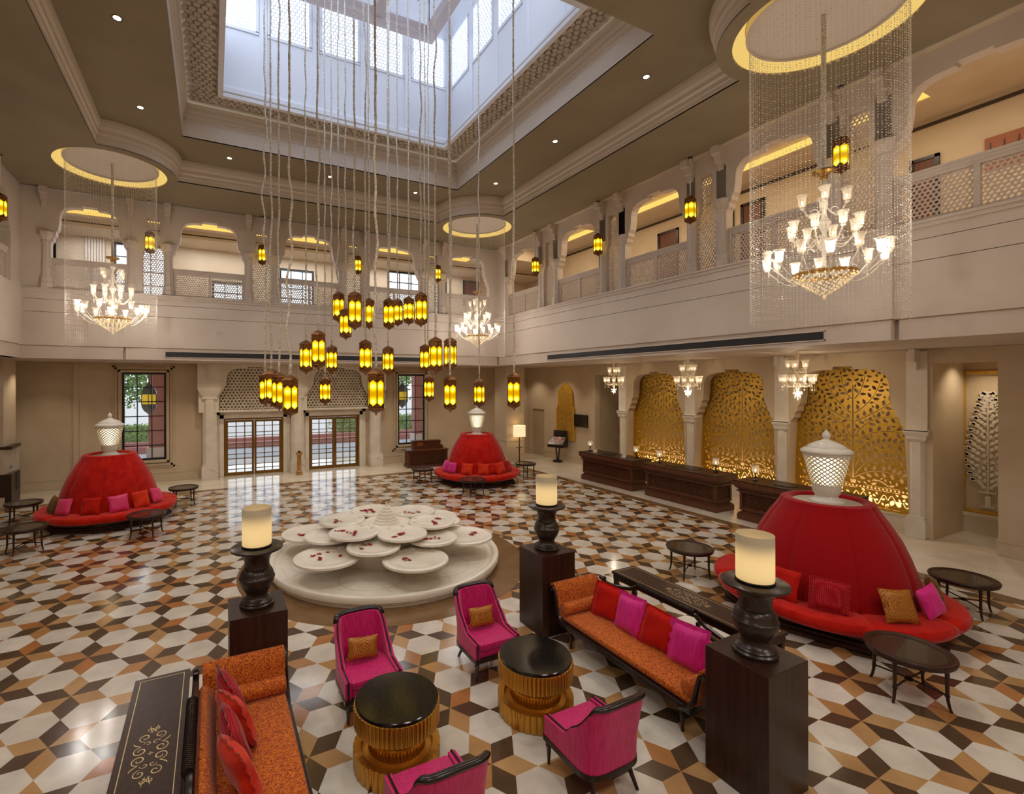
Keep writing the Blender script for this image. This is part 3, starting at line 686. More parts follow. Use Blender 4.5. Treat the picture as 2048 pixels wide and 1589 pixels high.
# ------------------------------------------------------------------ pink slipper chairs (front towards -y)
def make_chair(label):
    t = thing('slipper_chair', label, 'chair', group='magenta slipper chairs')
    N = 44
    def path(i, off):
        s = -1 + 2 * i / N; a = abs(s)
        if a > .52: x = .335; y = -.33 + (1 - a) / .48 * .38
        else:
            q = a / .52 * pi / 2; x = .335 * sin(q) ** .5 if q > 0 else 0; y = .05 + .27 * max(0, cos(q)) ** .55
        x = (x - off * (1 if a > .3 else a / .3)) * (1 if s > 0 else -1); y = y - off * (1 - min(1, a / .52)) ** .5
        return x, y, a
    def top(a):
        k = max(0, min(1, (.66 - a) / .38)); return .475 + .05 * (1 - a) + .395 * k * k * (3 - 2 * k)
    lean = lambda z, a: max(0, (z - .45)) * .20 * max(0, min(1, (1 - a) / .6))
    def ring(off, zf): 
        out = []
        for i in range(N + 1):
            x, y, a = path(i, off); z = zf(a); out.append((x, y + lean(z, a), z))
        return out
    mb = MB(); zs = [0, .35, .7, 1]
    rows = [ring(0, lambda a: .285)] + [ring(0, lambda a, k=k: .285 + (top(a) - .285) * k) for k in zs[1:]] + [ring(.07, lambda a: top(a) - .004)] + [ring(.07, lambda a, k=k: .285 + (top(a) - .285) * k) for k in (.7, .35, 0)]
    n = N + 1; vs = [p for r in rows for p in r]; fs = []
    for j in range(len(rows) - 1):
        for i in range(N): fs.append((j * n + i, j * n + i + 1, (j + 1) * n + i + 1, (j + 1) * n + i))
    R = len(rows)
    fs.append(tuple(j * n for j in range(R))); fs.append(tuple(j * n + N for j in range(R - 1, -1, -1)))
    mb.add(vs, fs); mb.build('shell', M['pink'], t, True)
    # front upholstered apron and cushion
    MB().box(-.26, .26, -.315, .25, .285, .37).build('seat_deck', M['pink'], t, bev=.015)
    mb = MB(); w = .262
    pts = [(-w, -.335), (w, -.335), (w, .1), (.2, .22), (.1, .245), (-.1, .245), (-.2, .22), (-w, .1)]
    mb.prism(pts, .37, .465); mb.build('seat', M['pink'], t, True, bev=.028)
    pr = [(x, y + lean(top(a), a), top(a) + .002) for x, y, a in (path(i, .035) for i in range(N + 1))]
    lo = [(pr[0][0], pr[0][1] - .005, z) for z in (.29, .38, .46)]; hi = [(pr[-1][0], pr[-1][1] - .005, z) for z in (.46, .38, .29)]
    MB().tube(lo + pr + hi, .011, 6).build('piping', M['ebony'], t, True)
    tr = [(x * 1.04, y + lean(top(a), a) + .012, top(a) + .012 + .004 * (1 - a)) for x, y, a in (path(i, .03) for i in range(14, N - 13))]
    mb = MB(); m = len(tr); rings = []
    for i, p in enumerate(tr):
        d = Vector(tr[min(i + 1, m - 1)]) - Vector(tr[max(i - 1, 0)]); d.z = 0; d.normalize(); nn = Vector((d.y, -d.x, 0)); P = Vector(p)
        rings.append([P + nn * (.034 * cos(q)) + Vector((0, 0, .026 * sin(q))) for q in (2 * pi * k / 10 for k in range(10))])
    vs = [q for r in rings for q in r]; fs = [(i * 10 + k, i * 10 + (k + 1) % 10, (i + 1) * 10 + (k + 1) % 10, (i + 1) * 10 + k) for i in range(m - 1) for k in range(10)] + [tuple(range(9, -1, -1)), tuple((m - 1) * 10 + k for k in range(10))]
    mb.add(vs, fs); mb.build('top_rail', M['ebony'], t, True)
    o = [path(i, -.006)[:2] for i in range(N + 1)]; i_ = [path(i, .05)[:2] for i in range(N, -1, -1)]
    mb = MB(); poly = o + i_
    mb.bands([[(x, y, .235) for x, y in o], [(x, y, .29) for x, y in o]], False); mb.bands([[(x, y, .235) for x, y in i_], [(x, y, .29) for x, y in i_]], False)
    for j in range(N): mb.add([(*o[j], .235), (*o[j + 1], .235), (*i_[N - j - 1], .235), (*i_[N - j], .235), (*o[j], .29), (*o[j + 1], .29), (*i_[N - j - 1], .29), (*i_[N - j], .29)], [(0, 1, 2, 3), (7, 6, 5, 4)])
    mb.box(-.34, .34, -.34, -.29, .235, .29); mb.build('frame_rail', M['ebony'], t)
    for sx in (-1, 1):
        MB().lathe([(.012, 0), (.014, .02), (.022, .15), (.028, .18), (.034, .19), (.026, .2), (.033, .212), (.033, .24)], 12, (sx * .30, -.30, 0)).build('leg', M['ebony'], t, True)
        mb = MB(); mb.tube([(sx * .225, .20, .25), (sx * .235, .25, .12), (sx * .25, .315, 0.0)], [.026, .022, .016], 8); mb.build('leg', M['ebony'], t, True)
    return t
ch0 = make_chair('x'); ch0.location = (1.645, 5.64, 0); ch0.rotation_euler = (0, 0, 0)
ch0['label'] = 'magenta slipper chair beyond the drum table nearer the left sofa, gold cushion on it'
dup(ch0, (3.31, 5.68, 0), 0.0, 'magenta slipper chair beyond the drum table nearer the cushioned sofa, gold cushion on it')
dup(ch0, (3.30, 3.60, 0), pi, 'magenta slipper chair seen whole from behind, without cushion, beside the near pedestal')
dup(ch0, (1.63, 3.60, 0), pi, 'magenta slipper chair seen from behind, cut off by the bottom edge of the photo')

# ------------------------------------------------------------------ cushions
def cushion(label, mat, w, h, t_, loc, rot, group, frill=0.0, cat='cushion'):
    o = cushion_mb(w, h, t_, 10, frill).build('cushion', M[mat], None, True)
    o.location = loc; o.rotation_euler = rot; return tag(o, label, cat, group)
cushion('gold brocade lumbar cushion on the magenta chair nearer the left sofa', 'paisley', .38, .25, .11, (1.62, 5.71, .615), (radians(-20), radians(5), 0), 'gold lumbar cushions')
cushion('gold brocade lumbar cushion on the magenta chair beside the middle pedestal', 'paisley', .38, .25, .11, (3.29, 5.75, .615), (radians(-20), radians(3), 0), 'gold lumbar cushions')

# ------------------------------------------------------------------ sofas (long axis along y, front towards -x) and console tables
SL = 1.22
def make_sofa(label):
    t = thing('scroll_arm_sofa', label, 'sofa', group='orange scroll arm sofas')
    mb = MB(); mb.box(-.44, .36, -SL, SL, .36, .455); mb.build('seat', M['orange'], t, True, bev=.045)
    # padded back with gently swept top
    n = 28; fr = []; bk = []
    vs = []; fs = []
    for i in range(n + 1):
        y = -SL + 2 * SL * i / n; u = abs(y) / SL; zt = .735 + .045 * cos(pi * min(1, u * 1.1)) - .03 * (u > .92)
        sec = [(.24, .42), (.27, .58), (.30, zt - .03), (.325, zt), (.37, zt + .005), (.40, zt - .03), (.39, .42)]
        vs += [(x, y, z) for x, z in sec]
    k = 7
    for i in range(n):
        for j in range(k): fs.append((i * k + j, i * k + (j + 1) % k, (i + 1) * k + (j + 1) % k, (i + 1) * k + j))
    fs += [tuple(range(k - 1, -1, -1)), tuple(n * k + j for j in range(k))]
    mb = MB().add(vs, fs); mb.build('backrest', M['orange'], t, True)
    for s in (-1, 1):
        # arm sheet sweeping up and rolling outwards
        cen = [(1.17, .40), (1.225, .50), (1.255, .60), (1.275, .70), (1.30, .775), (1.345, .805), (1.385, .79), (1.40, .75), (1.375, .72)]
        vs = []; fs = []; m = len(cen)
        for (x, bow) in ((-.45, 0), (-.2, .0), (.1, 0), (.37, 0)):
            for side in (0, 1):
                for q, (y, z) in enumerate(cen):
                    y0, z0 = cen[max(q - 1, 0)]; y1, z1 = cen[min(q + 1, m - 1)]; L = hypot(y1 - y0, z1 - z0); ny, nz = (z1 - z0) / L, -(y1 - y0) / L
                    th = .035 if q < m - 2 else .02
                    sg = 1 if side else -1; vs.append((x, s * (y + ny * th * sg), z + nz * th * sg))
        w = 2 * m
        for i in range(3):
            for q in range(m - 1):
                for side in (0, 1):
                    a = i * w + side * m + q; fs.append((a, a + 1, a + w + 1, a + w))
            for q in (0, m - 1): a = i * w + q; fs.append((a, a + m, a + w + m, a + w))
        for i in (0, 3):
            for q in range(m - 1): a = i * w + q; fs.append((a, a + 1, a + m + 1, a + m))
        MB().add(vs, fs).build('arm', M['orange'], t, True)
        MB().tube([(-.44, s * 1.10, .53), (-.43, s * 1.10, .53), (.2, s * 1.10, .53), (.21, s * 1.10, .53)], [.07, .085, .085, .07], 18).build('bolster', M['orange'], t, True)
        mb = MB(); mb.tube([(-.455, s * 1.02, .31), (-.455, s * 1.15, .36), (-.455, s * 1.215, .46), (-.455, s * 1.25, .60), (-.455, s * 1.29, .74), (-.455, s * 1.345, .79), (-.455, s * 1.395, .75)], [.035, .038, .034, .03, .026, .024, .02], 8); mb.build('arm_facing', M['ebony'], t, True)
    mb = MB()
    for z0, z1, e in ((.27, .30, .0), (.30, .335, .02), (.335, .365, .03)): mb.box(-.45 - e, .40 + e, -1.16 - e, 1.16 + e, z0, z1)
    mb.build('frame_rail', M['ebony'], t, bev=.008)
    pts = []
    for i in range(61):
        y = -1.3 + 2.6 * i / 60; a = abs(y)
        if a < .5: z = .90
        elif a < .62: z = .90 - .07 * (a - .5) / .12
        else: z = .83 - .09 * sin(pi * min(1, (a - .62) / .55) * .5) + (.05 * ((a - 1.17) / .13) if a > 1.17 else 0)
        pts.append((.43, y, z))
    mb = MB(); mb.tube(pts, .03, 8); mb.build('crest_rail', M['ebony'], t, True)
    mb = MB(); mb.tube([(.44, -.5, .915), (.44, .5, .915)], .045, 14)
    for i in range(40): mb.tube([(.44, -.49 + i * .0248, .915), (.44, -.485 + i * .0248, .915)], .049, 12)
    mb.build('carved_roll', M['ebony'], t)
    mb = MB(); mb.box(.40, .45, -1.2, 1.2, .36, .72)
    for s in (-1, 1):
        for y in (.55, 1.2): mb.box(.41, .45, s * y - .02, s * y + .02, .70, .82)
    mb.build('back_panel', M['ebony'], t)
    for sx in (-.38, .34):
        for sy in (-1, 1):
            MB().lathe([(.018, 0), (.022, .03), (.018, .05), (.028, .14), (.034, .2), (.026, .22), (.036, .24), (.036, .275)], 12, (sx, sy * 1.0, 0)).build('leg', M['ebony'], t, True)
    return t
s0 = make_sofa('orange velour scroll arm sofa with red and magenta cushions'); s0.location = (4.97, 4.535, 0); s0.scale = (1, .915, 1)
s1 = dup(s0, (.27, 4.535, 0), pi, 'orange velour scroll arm sofa with red dotted cushions, cut off by the photo edge')
def make_console(label):
    t = thing('console_table', label, 'console table', group='inlaid console tables')
    L = 1.19; W = .245
    MB().box(-W, W, -L, L, .765, .80).build('top', M['wood'], t, bev=.004)
    mb = MB(); z = .8015; f = .05
    for x0, x1, y0, y1 in ((-W + f, -W + f + .006, -L + f, L - f), (W - f - .006, W - f, -L + f, L - f), (-W + f, W - f, -L + f, -L + f + .006), (-W + f, W - f, L - f - .006, L - f)): mb.box(x0, x1, y0, y1, .8, z)
    mb.build('inlay_border', M['inlay'], t)
    mb = MB()
    def spiral(cx, cy, r, a0, turns, sg, n=26): return [(cx + r * (1 - .75 * i / n) * cos(a0 + sg * turns * 2 * pi * i / n), cy + r * (1 - .75 * i / n) * sin(a0 + sg * turns * 2 * pi * i / n), .8008) for i in range(n + 1)]
    def flat(pts, wd):
        vs = []; n = len(pts)
        for i, p in enumerate(pts):
            d = Vector(pts[min(i + 1, n - 1)]) - Vector(pts[max(i - 1, 0)]); d.normalize(); q = Vector((-d.y, d.x, 0)) * (wd / 2 * (1 - .45 * abs(2 * i / (n - 1) - 1)))
            vs += [Vector(p) + q, Vector(p) - q]
        mb.add(vs, [(2 * i, 2 * i + 1, 2 * i + 3, 2 * i + 2) for i in range(n - 1)])
    for sx in (-1, 1):
        for sy in (-1, 1):
            flat(spiral(sx * .075, sy * .055, .055, radians(90 if sy > 0 else -90), 1.3, -sx * sy), .010)
            flat(spiral(sx * .055, sy * .215, .048, radians(-90 if sy > 0 else 90), 1.2, sx * sy), .009)
            flat([(sx * (.075 + .055 * sin(q * .5)) , sy * (.11 + .055 * q / pi * 1.0), .8008) for q in [i * pi / 10 for i in range(11)]], .009)
            flat(spiral(sx * .028, sy * .305, .03, radians(-90 if sy > 0 else 90), 1.0, -sx * sy), .008)
            flat([(sx * (.01 + .02 * i / 8), sy * (.26 + .012 * i), .8008) for i in range(9)], .007)
            flat(spiral(sx * .03, sy * .13, .03, radians(0 if sx > 0 else 180), .9, sx * sy), .007)
    for k in range(4): flat([(.004 * cos(k * pi / 2), .004 * sin(k * pi / 2), .8008), (.012 * cos(k * pi / 2), .012 * sin(k * pi / 2), .8008), (.02 * cos(k * pi / 2), .02 * sin(k * pi / 2), .8008)], .008)
    mb.build('inlay_arabesque', M['inlay'], t)
    mb = MB(); mb.box(-W + .02, W - .02, -L + .02, L - .02, .68, .766); mb.build('apron', M['wood'], t)
    for sx in (-1, 1):
        for sy in (-1, 1): MB().box(sx * (W - .05) - .03, sx * (W - .05) + .03, sy * (L - .06) - .03, sy * (L - .06) + .03, 0, .70).build('leg', M['wood'], t)
    MB().box(-W + .03, W - .03, -L + .05, L - .05, .10, .13).build('shelf', M['wood'], t); return t
k0 = make_console('dark console table with gold arabesque inlay behind the cushioned orange sofa'); k0.location = (5.95, 4.61, 0)
dup(k0, (-.46, 4.61, 0), 0, 'dark console table with gold arabesque inlay behind the left sofa, cut by the photo edge')
SG = 'cushions on the orange sofa'
for i, (y, m, l) in enumerate(((5.20, 'red', 'red velvet cushion at the far end of the orange sofa'), (4.80, 'magenta', 'frilled magenta silk cushion between the red ones on the orange sofa'), (4.33, 'red', 'red velvet cushion between the two magenta ones on the orange sofa'), (3.90, 'magenta', 'frilled magenta silk cushion at the near end of the orange sofa'))):
    cushion(l, m, .46, .46, .15, (5.06 - .02 * (i % 2), y, .665), (radians(-17), radians((4, -6, 7, -5)[i]), radians(-90 + (14, -4, 10, 2)[i])), SG, .035 if m == 'magenta' else .015)
for i, (y, m, l) in enumerate(((5.28, 'reddot', 'red dotted cushion farthest along the left sofa beside the bolster'), (4.97, 'redor', 'plain orange red cushion between two red dotted ones on the left sofa'), (4.66, 'reddot', 'red dotted cushion in the middle of the left sofa'), (4.28, 'redor', 'plain orange red cushion on the left sofa at the photo edge'))):
    cushion(l, m, .48, .48, .16, (.17 + .02 * (i % 2), y, .675), (radians(-18), radians((-5, 8, -6, 4)[i]), radians(90 + (16, 22, 10, 20)[i])), 'cushions on the left sofa', .03 if m == 'reddot' else .01)

# ------------------------------------------------------------------ round side tables
def make_side(label):
    t = thing('side_table', label, 'side table', group='round side tables by the red seats')
    mb = MB(); mb.lathe([(.33, .535), (.335, .55), (.35, .553), (.37, .545), (.39, .556), (.42, .562), (.43, .55), (.43, .535), (.418, .52), (.42, .505), (.405, .49), (.36, .488), (.33, .50)], 64, cap=False); mb.build('top_rim', M['wood'], t, True)
    MB().lathe([(.345, .535), (.345, .545), (0, .545)], 48).build('glass_top', M['tableglass'], t, True)
    for k in range(4):
        a = pi / 4 + k * pi / 2; c, s = cos(a), sin(a)
        mb = MB(); mb.tube([(r * c, r * s, z) for r, z in ((.34, .50), (.345, .40), (.345, .24), (.35, .13), (.365, .05), (.385, 0))], [.026, .022, .019, .017, .015, .013], 10)
        mb.tube([(.345 * c, .345 * s, .165), (.345 * c, .345 * s, .185)], .025, 10); mb.build('leg', M['wood'], t, True)
    mb = MB()
    for a in (pi / 4, 3 * pi / 4): mb.tube([(.34 * cos(a), .34 * sin(a), .18), (.1 * cos(a), .1 * sin(a), .19), (-.1 * cos(a), -.1 * sin(a), .19), (-.34 * cos(a), -.34 * sin(a), .18)], .011, 8)
    mb.lathe([(.0, .165), (.04, .17), (.05, .19), (.03, .21), (0, .215)], 12); mb.build('stretcher', M['wood'], t, True); return t
TB_ = [(7.60, 2.82, 'in front of the nearest red seat, by the gold cushion'), (11.2, 3.45, 'beside the white walkway behind the nearest red seat'), (8.46, 6.50, 'between the inlaid console and the reception counters'),
       (-4.66, 17.15, 'by the glass display case'), (-3.85, 14.2, 'nearest the photo edge before the red seat by the display case'), (-1.49, 14.26, 'in front of the red seat under the window'), (-.82, 17.4, 'between the red seat and the brass doors'),
       (7.2, 17.1, 'in front of the concierge desk'), (7.93, 14.4, 'in front of the farthest red seat'), (11.4, 16.3, 'below the floor lamp')]
st0 = None
for i, (x, y, l) in enumerate(TB_):
    lab = 'dark round side table ' + l; rz = (.78, .1, -.4, .1, .5, -.3, .2, .1, .05, .4)[i]
    if st0 is None: st0 = make_side(lab); st0.location = (x, y, 0); st0.rotation_euler = (0, 0, rz)
    else: dup(st0, (x, y, 0), rz, lab)
# ------------------------------------------------------------------ round red seats (ottomans) with pierced urn lamps
def make_ottoman(label, mat_back, mat_seat):
    t = thing('round_ottoman', label, 'ottoman', group='round red velvet ottomans')
    mb = MB(); mb.lathe([(1.50, 0), (1.52, .02), (1.52, .06), (1.47, .085), (1.47, .11), (1.42, .14), (1.42, .19), (1.47, .205), (1.47, .23), (1.30, .24)], 8); mb.build('plinth', M['wood'], t, True)
    N = 128
    def lobe(amp, p=.5): return lambda a, j: 1 - amp * (1 - abs(sin(4 * a)) ** p)
    def seat_rf(a, j): return 1 + (.015 - .045 * (1 - abs(sin(4 * a)) ** .45)) * (1 if 2 <= j else .6)
    prof = [(1.15, .235), (1.50, .24), (1.60, .27), (1.65, .33), (1.655, .38), (1.62, .435), (1.52, .462), (1.38, .466), (1.26, .462), (1.10, .45)]
    mb = MB(); vs = []; fs = []
    for j, (r, z) in enumerate(prof):
        for i in range(N):
            a = 2 * pi * i / N; k = seat_rf(a, j); zz = z - (.028 * max(0, 1 - abs(sin(4 * a)) / .12) if j > 4 else 0); vs.append((r * k * cos(a), r * k * sin(a), zz))
    fs = [(j * N + i, j * N + (i + 1) % N, (j + 1) * N + (i + 1) % N, (j + 1) * N + i) for j in range(len(prof) - 1) for i in range(N)]
    mb.add(vs, fs); mb.build('seat', M[mat_seat], t, True)
    prof = [(1.20, .44), (1.19, .55), (1.13, .80), (1.05, 1.05), (.95, 1.30), (.81, 1.55), (.71, 1.70), (.66, 1.78), (.64, 1.835), (.58, 1.86), (.52, 1.85), (.48, 1.82), (.47, 1.78)]
    MB().lathe(prof, N, rf=lambda a, j: 1 - .02 * max(0, 1 - abs(sin(4 * a)) / .10) * (1 if j < 9 else 0) - .012 * (1 - abs(sin(4 * a)) ** .6) * (1 if j < 9 else 0), cap=False).build('backrest', M[mat_back], t, True)
    MB().lathe([(.475, 1.79), (.475, 1.80), (0, 1.80)], 48).build('top_disc', M['topdisc'], t, True); return t
def make_urn(label):
    t = thing('pierced_urn_lamp', label, 'lamp', group='white pierced urn lamps')
    n = 20; rows = 8; z0, z1 = .26, .80
    def R(z): return .195 + (.325 - .195) * ((z - z0) / (z1 - z0)) ** .85 if z > z0 else .195
    mb = MB(); hz = (z1 - z0) / rows; da = 2 * pi / n
    for j in range(2 * rows - 1):
        zc = z0 + hz * (j + 1) / 2
        for i in range(n):
            a = da * (i + (.5 if j % 2 else 0))
            def q(u, v, rr=0): z = zc + v * hz / 2; r = R(z) + rr; return (r * cos(a + u * da / 2), r * sin(a + u * da / 2), z)
            O = [q(1, 0), q(0, 1), q(-1, 0), q(0, -1)]; k = .64
            I = [q(k, 0), q(0, k), q(-k, 0), q(0, -k)]; J = [q(k * .9, 0, -.028), q(0, k * .9, -.028), q(-k * .9, 0, -.028), q(0, -k * .9, -.028)]
            mb.add(O + I + J, [(x, (x + 1) % 4, 4 + (x + 1) % 4, 4 + x) for x in range(4)] + [(4 + x, 4 + (x + 1) % 4, 8 + (x + 1) % 4, 8 + x) for x in range(4)])
    mb.lathe([(R(z1) - .01, z1 - .035), (R(z1) + .006, z1 - .03), (R(z1) + .012, z1), (R(z1) + .012, z1 + .02), (R(z1) - .02, z1 + .022)], 60, cap=False)
    mb.lathe([(.25, 0), (.255, .015), (.25, .03), (.2, .05), (.165, .08), (.155, .10), (.17, .125), (.19, .15), (.2, .2), (.2, z0 + .03), (.19, z0 + .035)], 48); mb.build('body', M['ceramic'], t, True)
    MB().lathe([(.345, .825), (.36, .83), (.362, .85), (.345, .875), (.30, .90), (.27, .91), (.265, .93), (.22, .965), (.13, 1.005), (.075, 1.03), (.045, 1.045), (.042, 1.06), (.06, 1.09), (.062, 1.115), (.045, 1.15), (.015, 1.19), (0, 1.205)], 48).build('lid', M['ceramic'], t, True)
    MB().lathe([(.12, .24), (.14, .3), (.22, .70), (.2, .76), (0, .78)], 24).build('glow_core', M['urnglow'], t, True); return t
OT = [((-2.6, 16.5), 'red velvet round ottoman under the tall window by the display case', 'red', 'redor2'), ((9.25, 16.5), 'red velvet round ottoman by the concierge desk, farthest from the camera', 'red', 'red'), ((9.25, 4.5), 'red woven round ottoman nearest the camera, beside the gold tree panels', 'redweave', 'red')]
M['redor2'] = velvet('scarlet_velvet', (188, 24, 10), (206, 40, 16)).m
o0 = make_ottoman(OT[0][1], 'red', 'redor2'); o0.location = (*OT[0][0], 0)
u0 = make_urn('x'); u0.location = (*OT[0][0], 1.80); u0['label'] = 'white pierced urn lamp on the ottoman under the tall window by the display case'
dup(o0, (*OT[1][0], 0), .02, OT[1][1]); dup(u0, (*OT[1][0], 1.80), .1, 'white pierced urn lamp on the ottoman by the concierge desk')
o2 = make_ottoman(OT[2][1], 'redweave', 'red'); o2.location = (*OT[2][0], 0); dup(u0, (*OT[2][0], 1.80), .05, 'white pierced urn lamp on the nearest ottoman, in front of a gold tree panel')
def ocush(c, ang, mat, label, r=1.30, w=.44, tilt=20, roll=0, grp='cushions on the red ottomans', fr=0.0):
    a = radians(ang); cushion(label, mat, w, w, .15, (c[0] + r * cos(a), c[1] + r * sin(a), .675), (radians(-tilt), radians(roll), a + pi / 2), grp, fr)
c1, c2, c3 = [o[0] for o in OT]
ocush(c1, 214, 'brownfur', 'brown gold velvet cushion behind a hot pink one on the ottoman under the window', 1.30, .44, 20, 8)
ocush(c1, 233, 'hotpink', 'hot pink silk cushion beside the brown gold one on the ottoman under the window', 1.34, .42, 22, -5)
ocush(c1, 261, 'red', 'plain red cushion between two hot pink ones on the ottoman under the window', 1.31)
ocush(c1, 287, 'hotpink', 'brightest hot pink silk cushion, fountain side of the plain red one, on the window ottoman', 1.32, .45, 20, -4)
ocush(c1, 311, 'redor', 'orange red cushion before the fountain side of the ottoman under the window', 1.30, .46)
ocush(c1, 334, 'hotpink', 'round-shouldered hot pink cushion toward the brass doors on the ottoman under the window', 1.31, .42, 20, 10)
ocush(c2, 178, 'magenta', 'magenta cushion on the concierge desk side of the farthest ottoman', 1.31, .42, 20, 6)
ocush(c2, 198, 'magenta', 'front magenta cushion of the magenta pair on the farthest ottoman', 1.36, .40, 20, -4)
ocush(c2, 225, 'redor', 'orange red cushion next to the magenta pair on the farthest ottoman', 1.32, .42)
ocush(c2, 251, 'redor', 'orange red cushion facing the fountain on the farthest ottoman', 1.33, .42, 20, 5)
ocush(c2, 266, 'red', 'dark red cushion between the orange red ones on the farthest ottoman', 1.29, .40)
ocush(c2, 281, 'redor', 'orange red cushion on the counter side of the farthest ottoman', 1.34, .44, 20, -6)
ocush(c2, 306, 'red', 'red cushion nearest the floor lamp on the farthest ottoman', 1.30, .44, 20, 6)
ocush(c3, 181, 'red', 'plain red cushion on the nearest ottoman behind the candle lamp', 1.30, .48, 20, 0)
ocush(c3, 207, 'reddot', 'red dotted cushion on the nearest ottoman', 1.33, .44, 22, 3, fr=.02)
ocush(c3, 241, 'paisley', 'square gold paisley cushion on the nearest ottoman', 1.38, .45, 24, 2)
ocush(c3, 266, 'magenta', 'magenta cushion leaning beside the gold paisley one on the nearest ottoman', 1.35, .42, 20, -8)
ocush(c3, 291, 'brownfur', 'brown gold velvet cushion half hidden behind the backrest of the nearest ottoman', 1.28, .42, 20, 12)

# ------------------------------------------------------------------ fountain
def make_fountain():
    t = thing('tiered_fountain', 'white marble tiered fountain with round dishes and red petals in the hall centre', 'fountain', (FC[0], FC[1], 0))
    mb = MB(); mb.lathe([(2.36, 0), (2.37, .05), (2.39, .06), (2.39, .08), (2.42, .10), (2.43, .17), (2.41, .205), (2.35, .215), (2.31, .20), (2.27, .155), (2.1, .14), (0, .135)], 120); mb.build('basin', M['stone'], t, True)
    mb = MB()
    for k in range(12):
        a = pi / 6 * k; r = 1.72 if k % 2 else 1.36; q = .62
        mb.tube([(r * cos(a) + q * cos(b), r * sin(a) + q * sin(b), .137) for b in [a - 1.75 + 3.5 * i / 30 for i in range(31)]], .006, 4)
    mb.tube([(2.16 * cos(b), 2.16 * sin(b), .141) for b in [2 * pi * i / 90 for i in range(90)]], .006, 4, True)
    mb.build('basin_inlay', M['inlaygrey'], t)
    dish = [(.0, .0), (.18, .0), (.20, .0), (.36, .012), (.50, .05), (.515, .062), (.515, .10), (.50, .112), (.43, .108), (.41, .098), (.30, .095), (.29, .085), (0, .085)]
    H = [(.74, .98, pi / 6, .96), (.595, 1.22, 0, 1.0), (.45, 1.67, pi / 6, 1.2)]
    me = None
    for z, r, a0, k in H:
        for i in range(6):
            a = a0 + i * pi / 3
            if me is None: me = MB().lathe(dish, 64, cap=False).mesh('dish', M['stone'], True)
            o = obj('dish', me, t, 0, (r * cos(a), r * sin(a), z - .01), True); o.scale = (k, k, 1); o.rotation_euler = (0, 0, a)
    mb = MB(); mb.lathe([(1.05, .13), (1.15, .43), (1.1, .455), (.8, .47), (.78, .58), (.74, .61), (.58, .62), (.58, .76), (.55, .79), (0, .80)], 48); mb.build('core', M['stone'], t, True)
    mb = MB()
    for z, r, a0, k in H:
        for i in range(6):
            a = a0 + i * pi / 3; ca, sa = cos(a), sin(a); R = r - .40 * k
            for s in (-1, 1): mb.tube([((R - .06) * ca - s * .12 * sa, (R - .06) * sa + s * .12 * ca, z + .10), ((R + .05) * ca - s * .15 * sa, (R + .05) * sa + s * .15 * ca, z + .105)], .022, 8)
    mb.build('spout_lips', M['stone'], t, True)['kind'] = 'stuff'
    mb = MB(); mb.lathe([(.30, .79), (.30, .83), (.255, .84), (.255, .88), (.215, .89), (.215, .94), (.175, .95), (.175, 1.0), (.135, 1.01), (.125, 1.06), (.08, 1.07), (.075, 1.11), (.03, 1.13), (.025, 1.18), (0, 1.24)], 8); mb.build('finial', M['stone'], t)
    mb = MB(); r2 = random.Random(5)
    for a, r in ((3.9, 1.62), (4.3, 1.50), (4.72, 1.66), (5.2, 1.62), (5.7, 1.55)): MB().tube([(r * cos(a), r * sin(a), .66), (r * cos(a) * 1.02, r * sin(a) * 1.02, .145)], .004, 5).build('water_trickle', M['clear'], t)
    # loose petals: nobody could count them
    mb = MB()
    for z, r, a0, k in H:
        for i in range(6):
            a = a0 + i * pi / 3; cx, cy = r * cos(a), r * sin(a)
            for c in range(3):
                b = r2.uniform(0, 6.28); q = r2.uniform(.08, .27); px_, py_ = cx + q * cos(b), cy + q * sin(b); b2 = r2.uniform(0, 3.14)
                for m in range(r2.randint(2, 7)):
                    d = r2.gauss(0, .075); x = px_ + d * cos(b2) + r2.gauss(0, .012); y = py_ + d * sin(b2) + r2.gauss(0, .012); s = r2.uniform(.028, .044); zt = z + .078 + r2.uniform(0, .018); tl = r2.uniform(-.02, .02)
                    pr = [(x + s * cos(u) * (1.2 if u < 1 else 1), y + s * sin(u), zt + tl * cos(u) + (.008 if int(u) % 2 else 0)) for u in [2 * pi * w / 7 for w in range(7)]]
                    mb.add(pr + [(x, y, zt + .014), (x, y, zt - .004)], [(w, (w + 1) % 7, 7) for w in range(7)] + [((w + 1) % 7, w, 8) for w in range(7)])
    o = mb.build('rose_petals', M['petal']); o.location = t.location; tag(o, 'loose red rose petals scattered over the fountain dishes', 'petals', kind='stuff')
    return t
M['inlaygrey'] = simple('grey_green_marble_joint', (168, 160, 132), 0.5)
make_fountain()

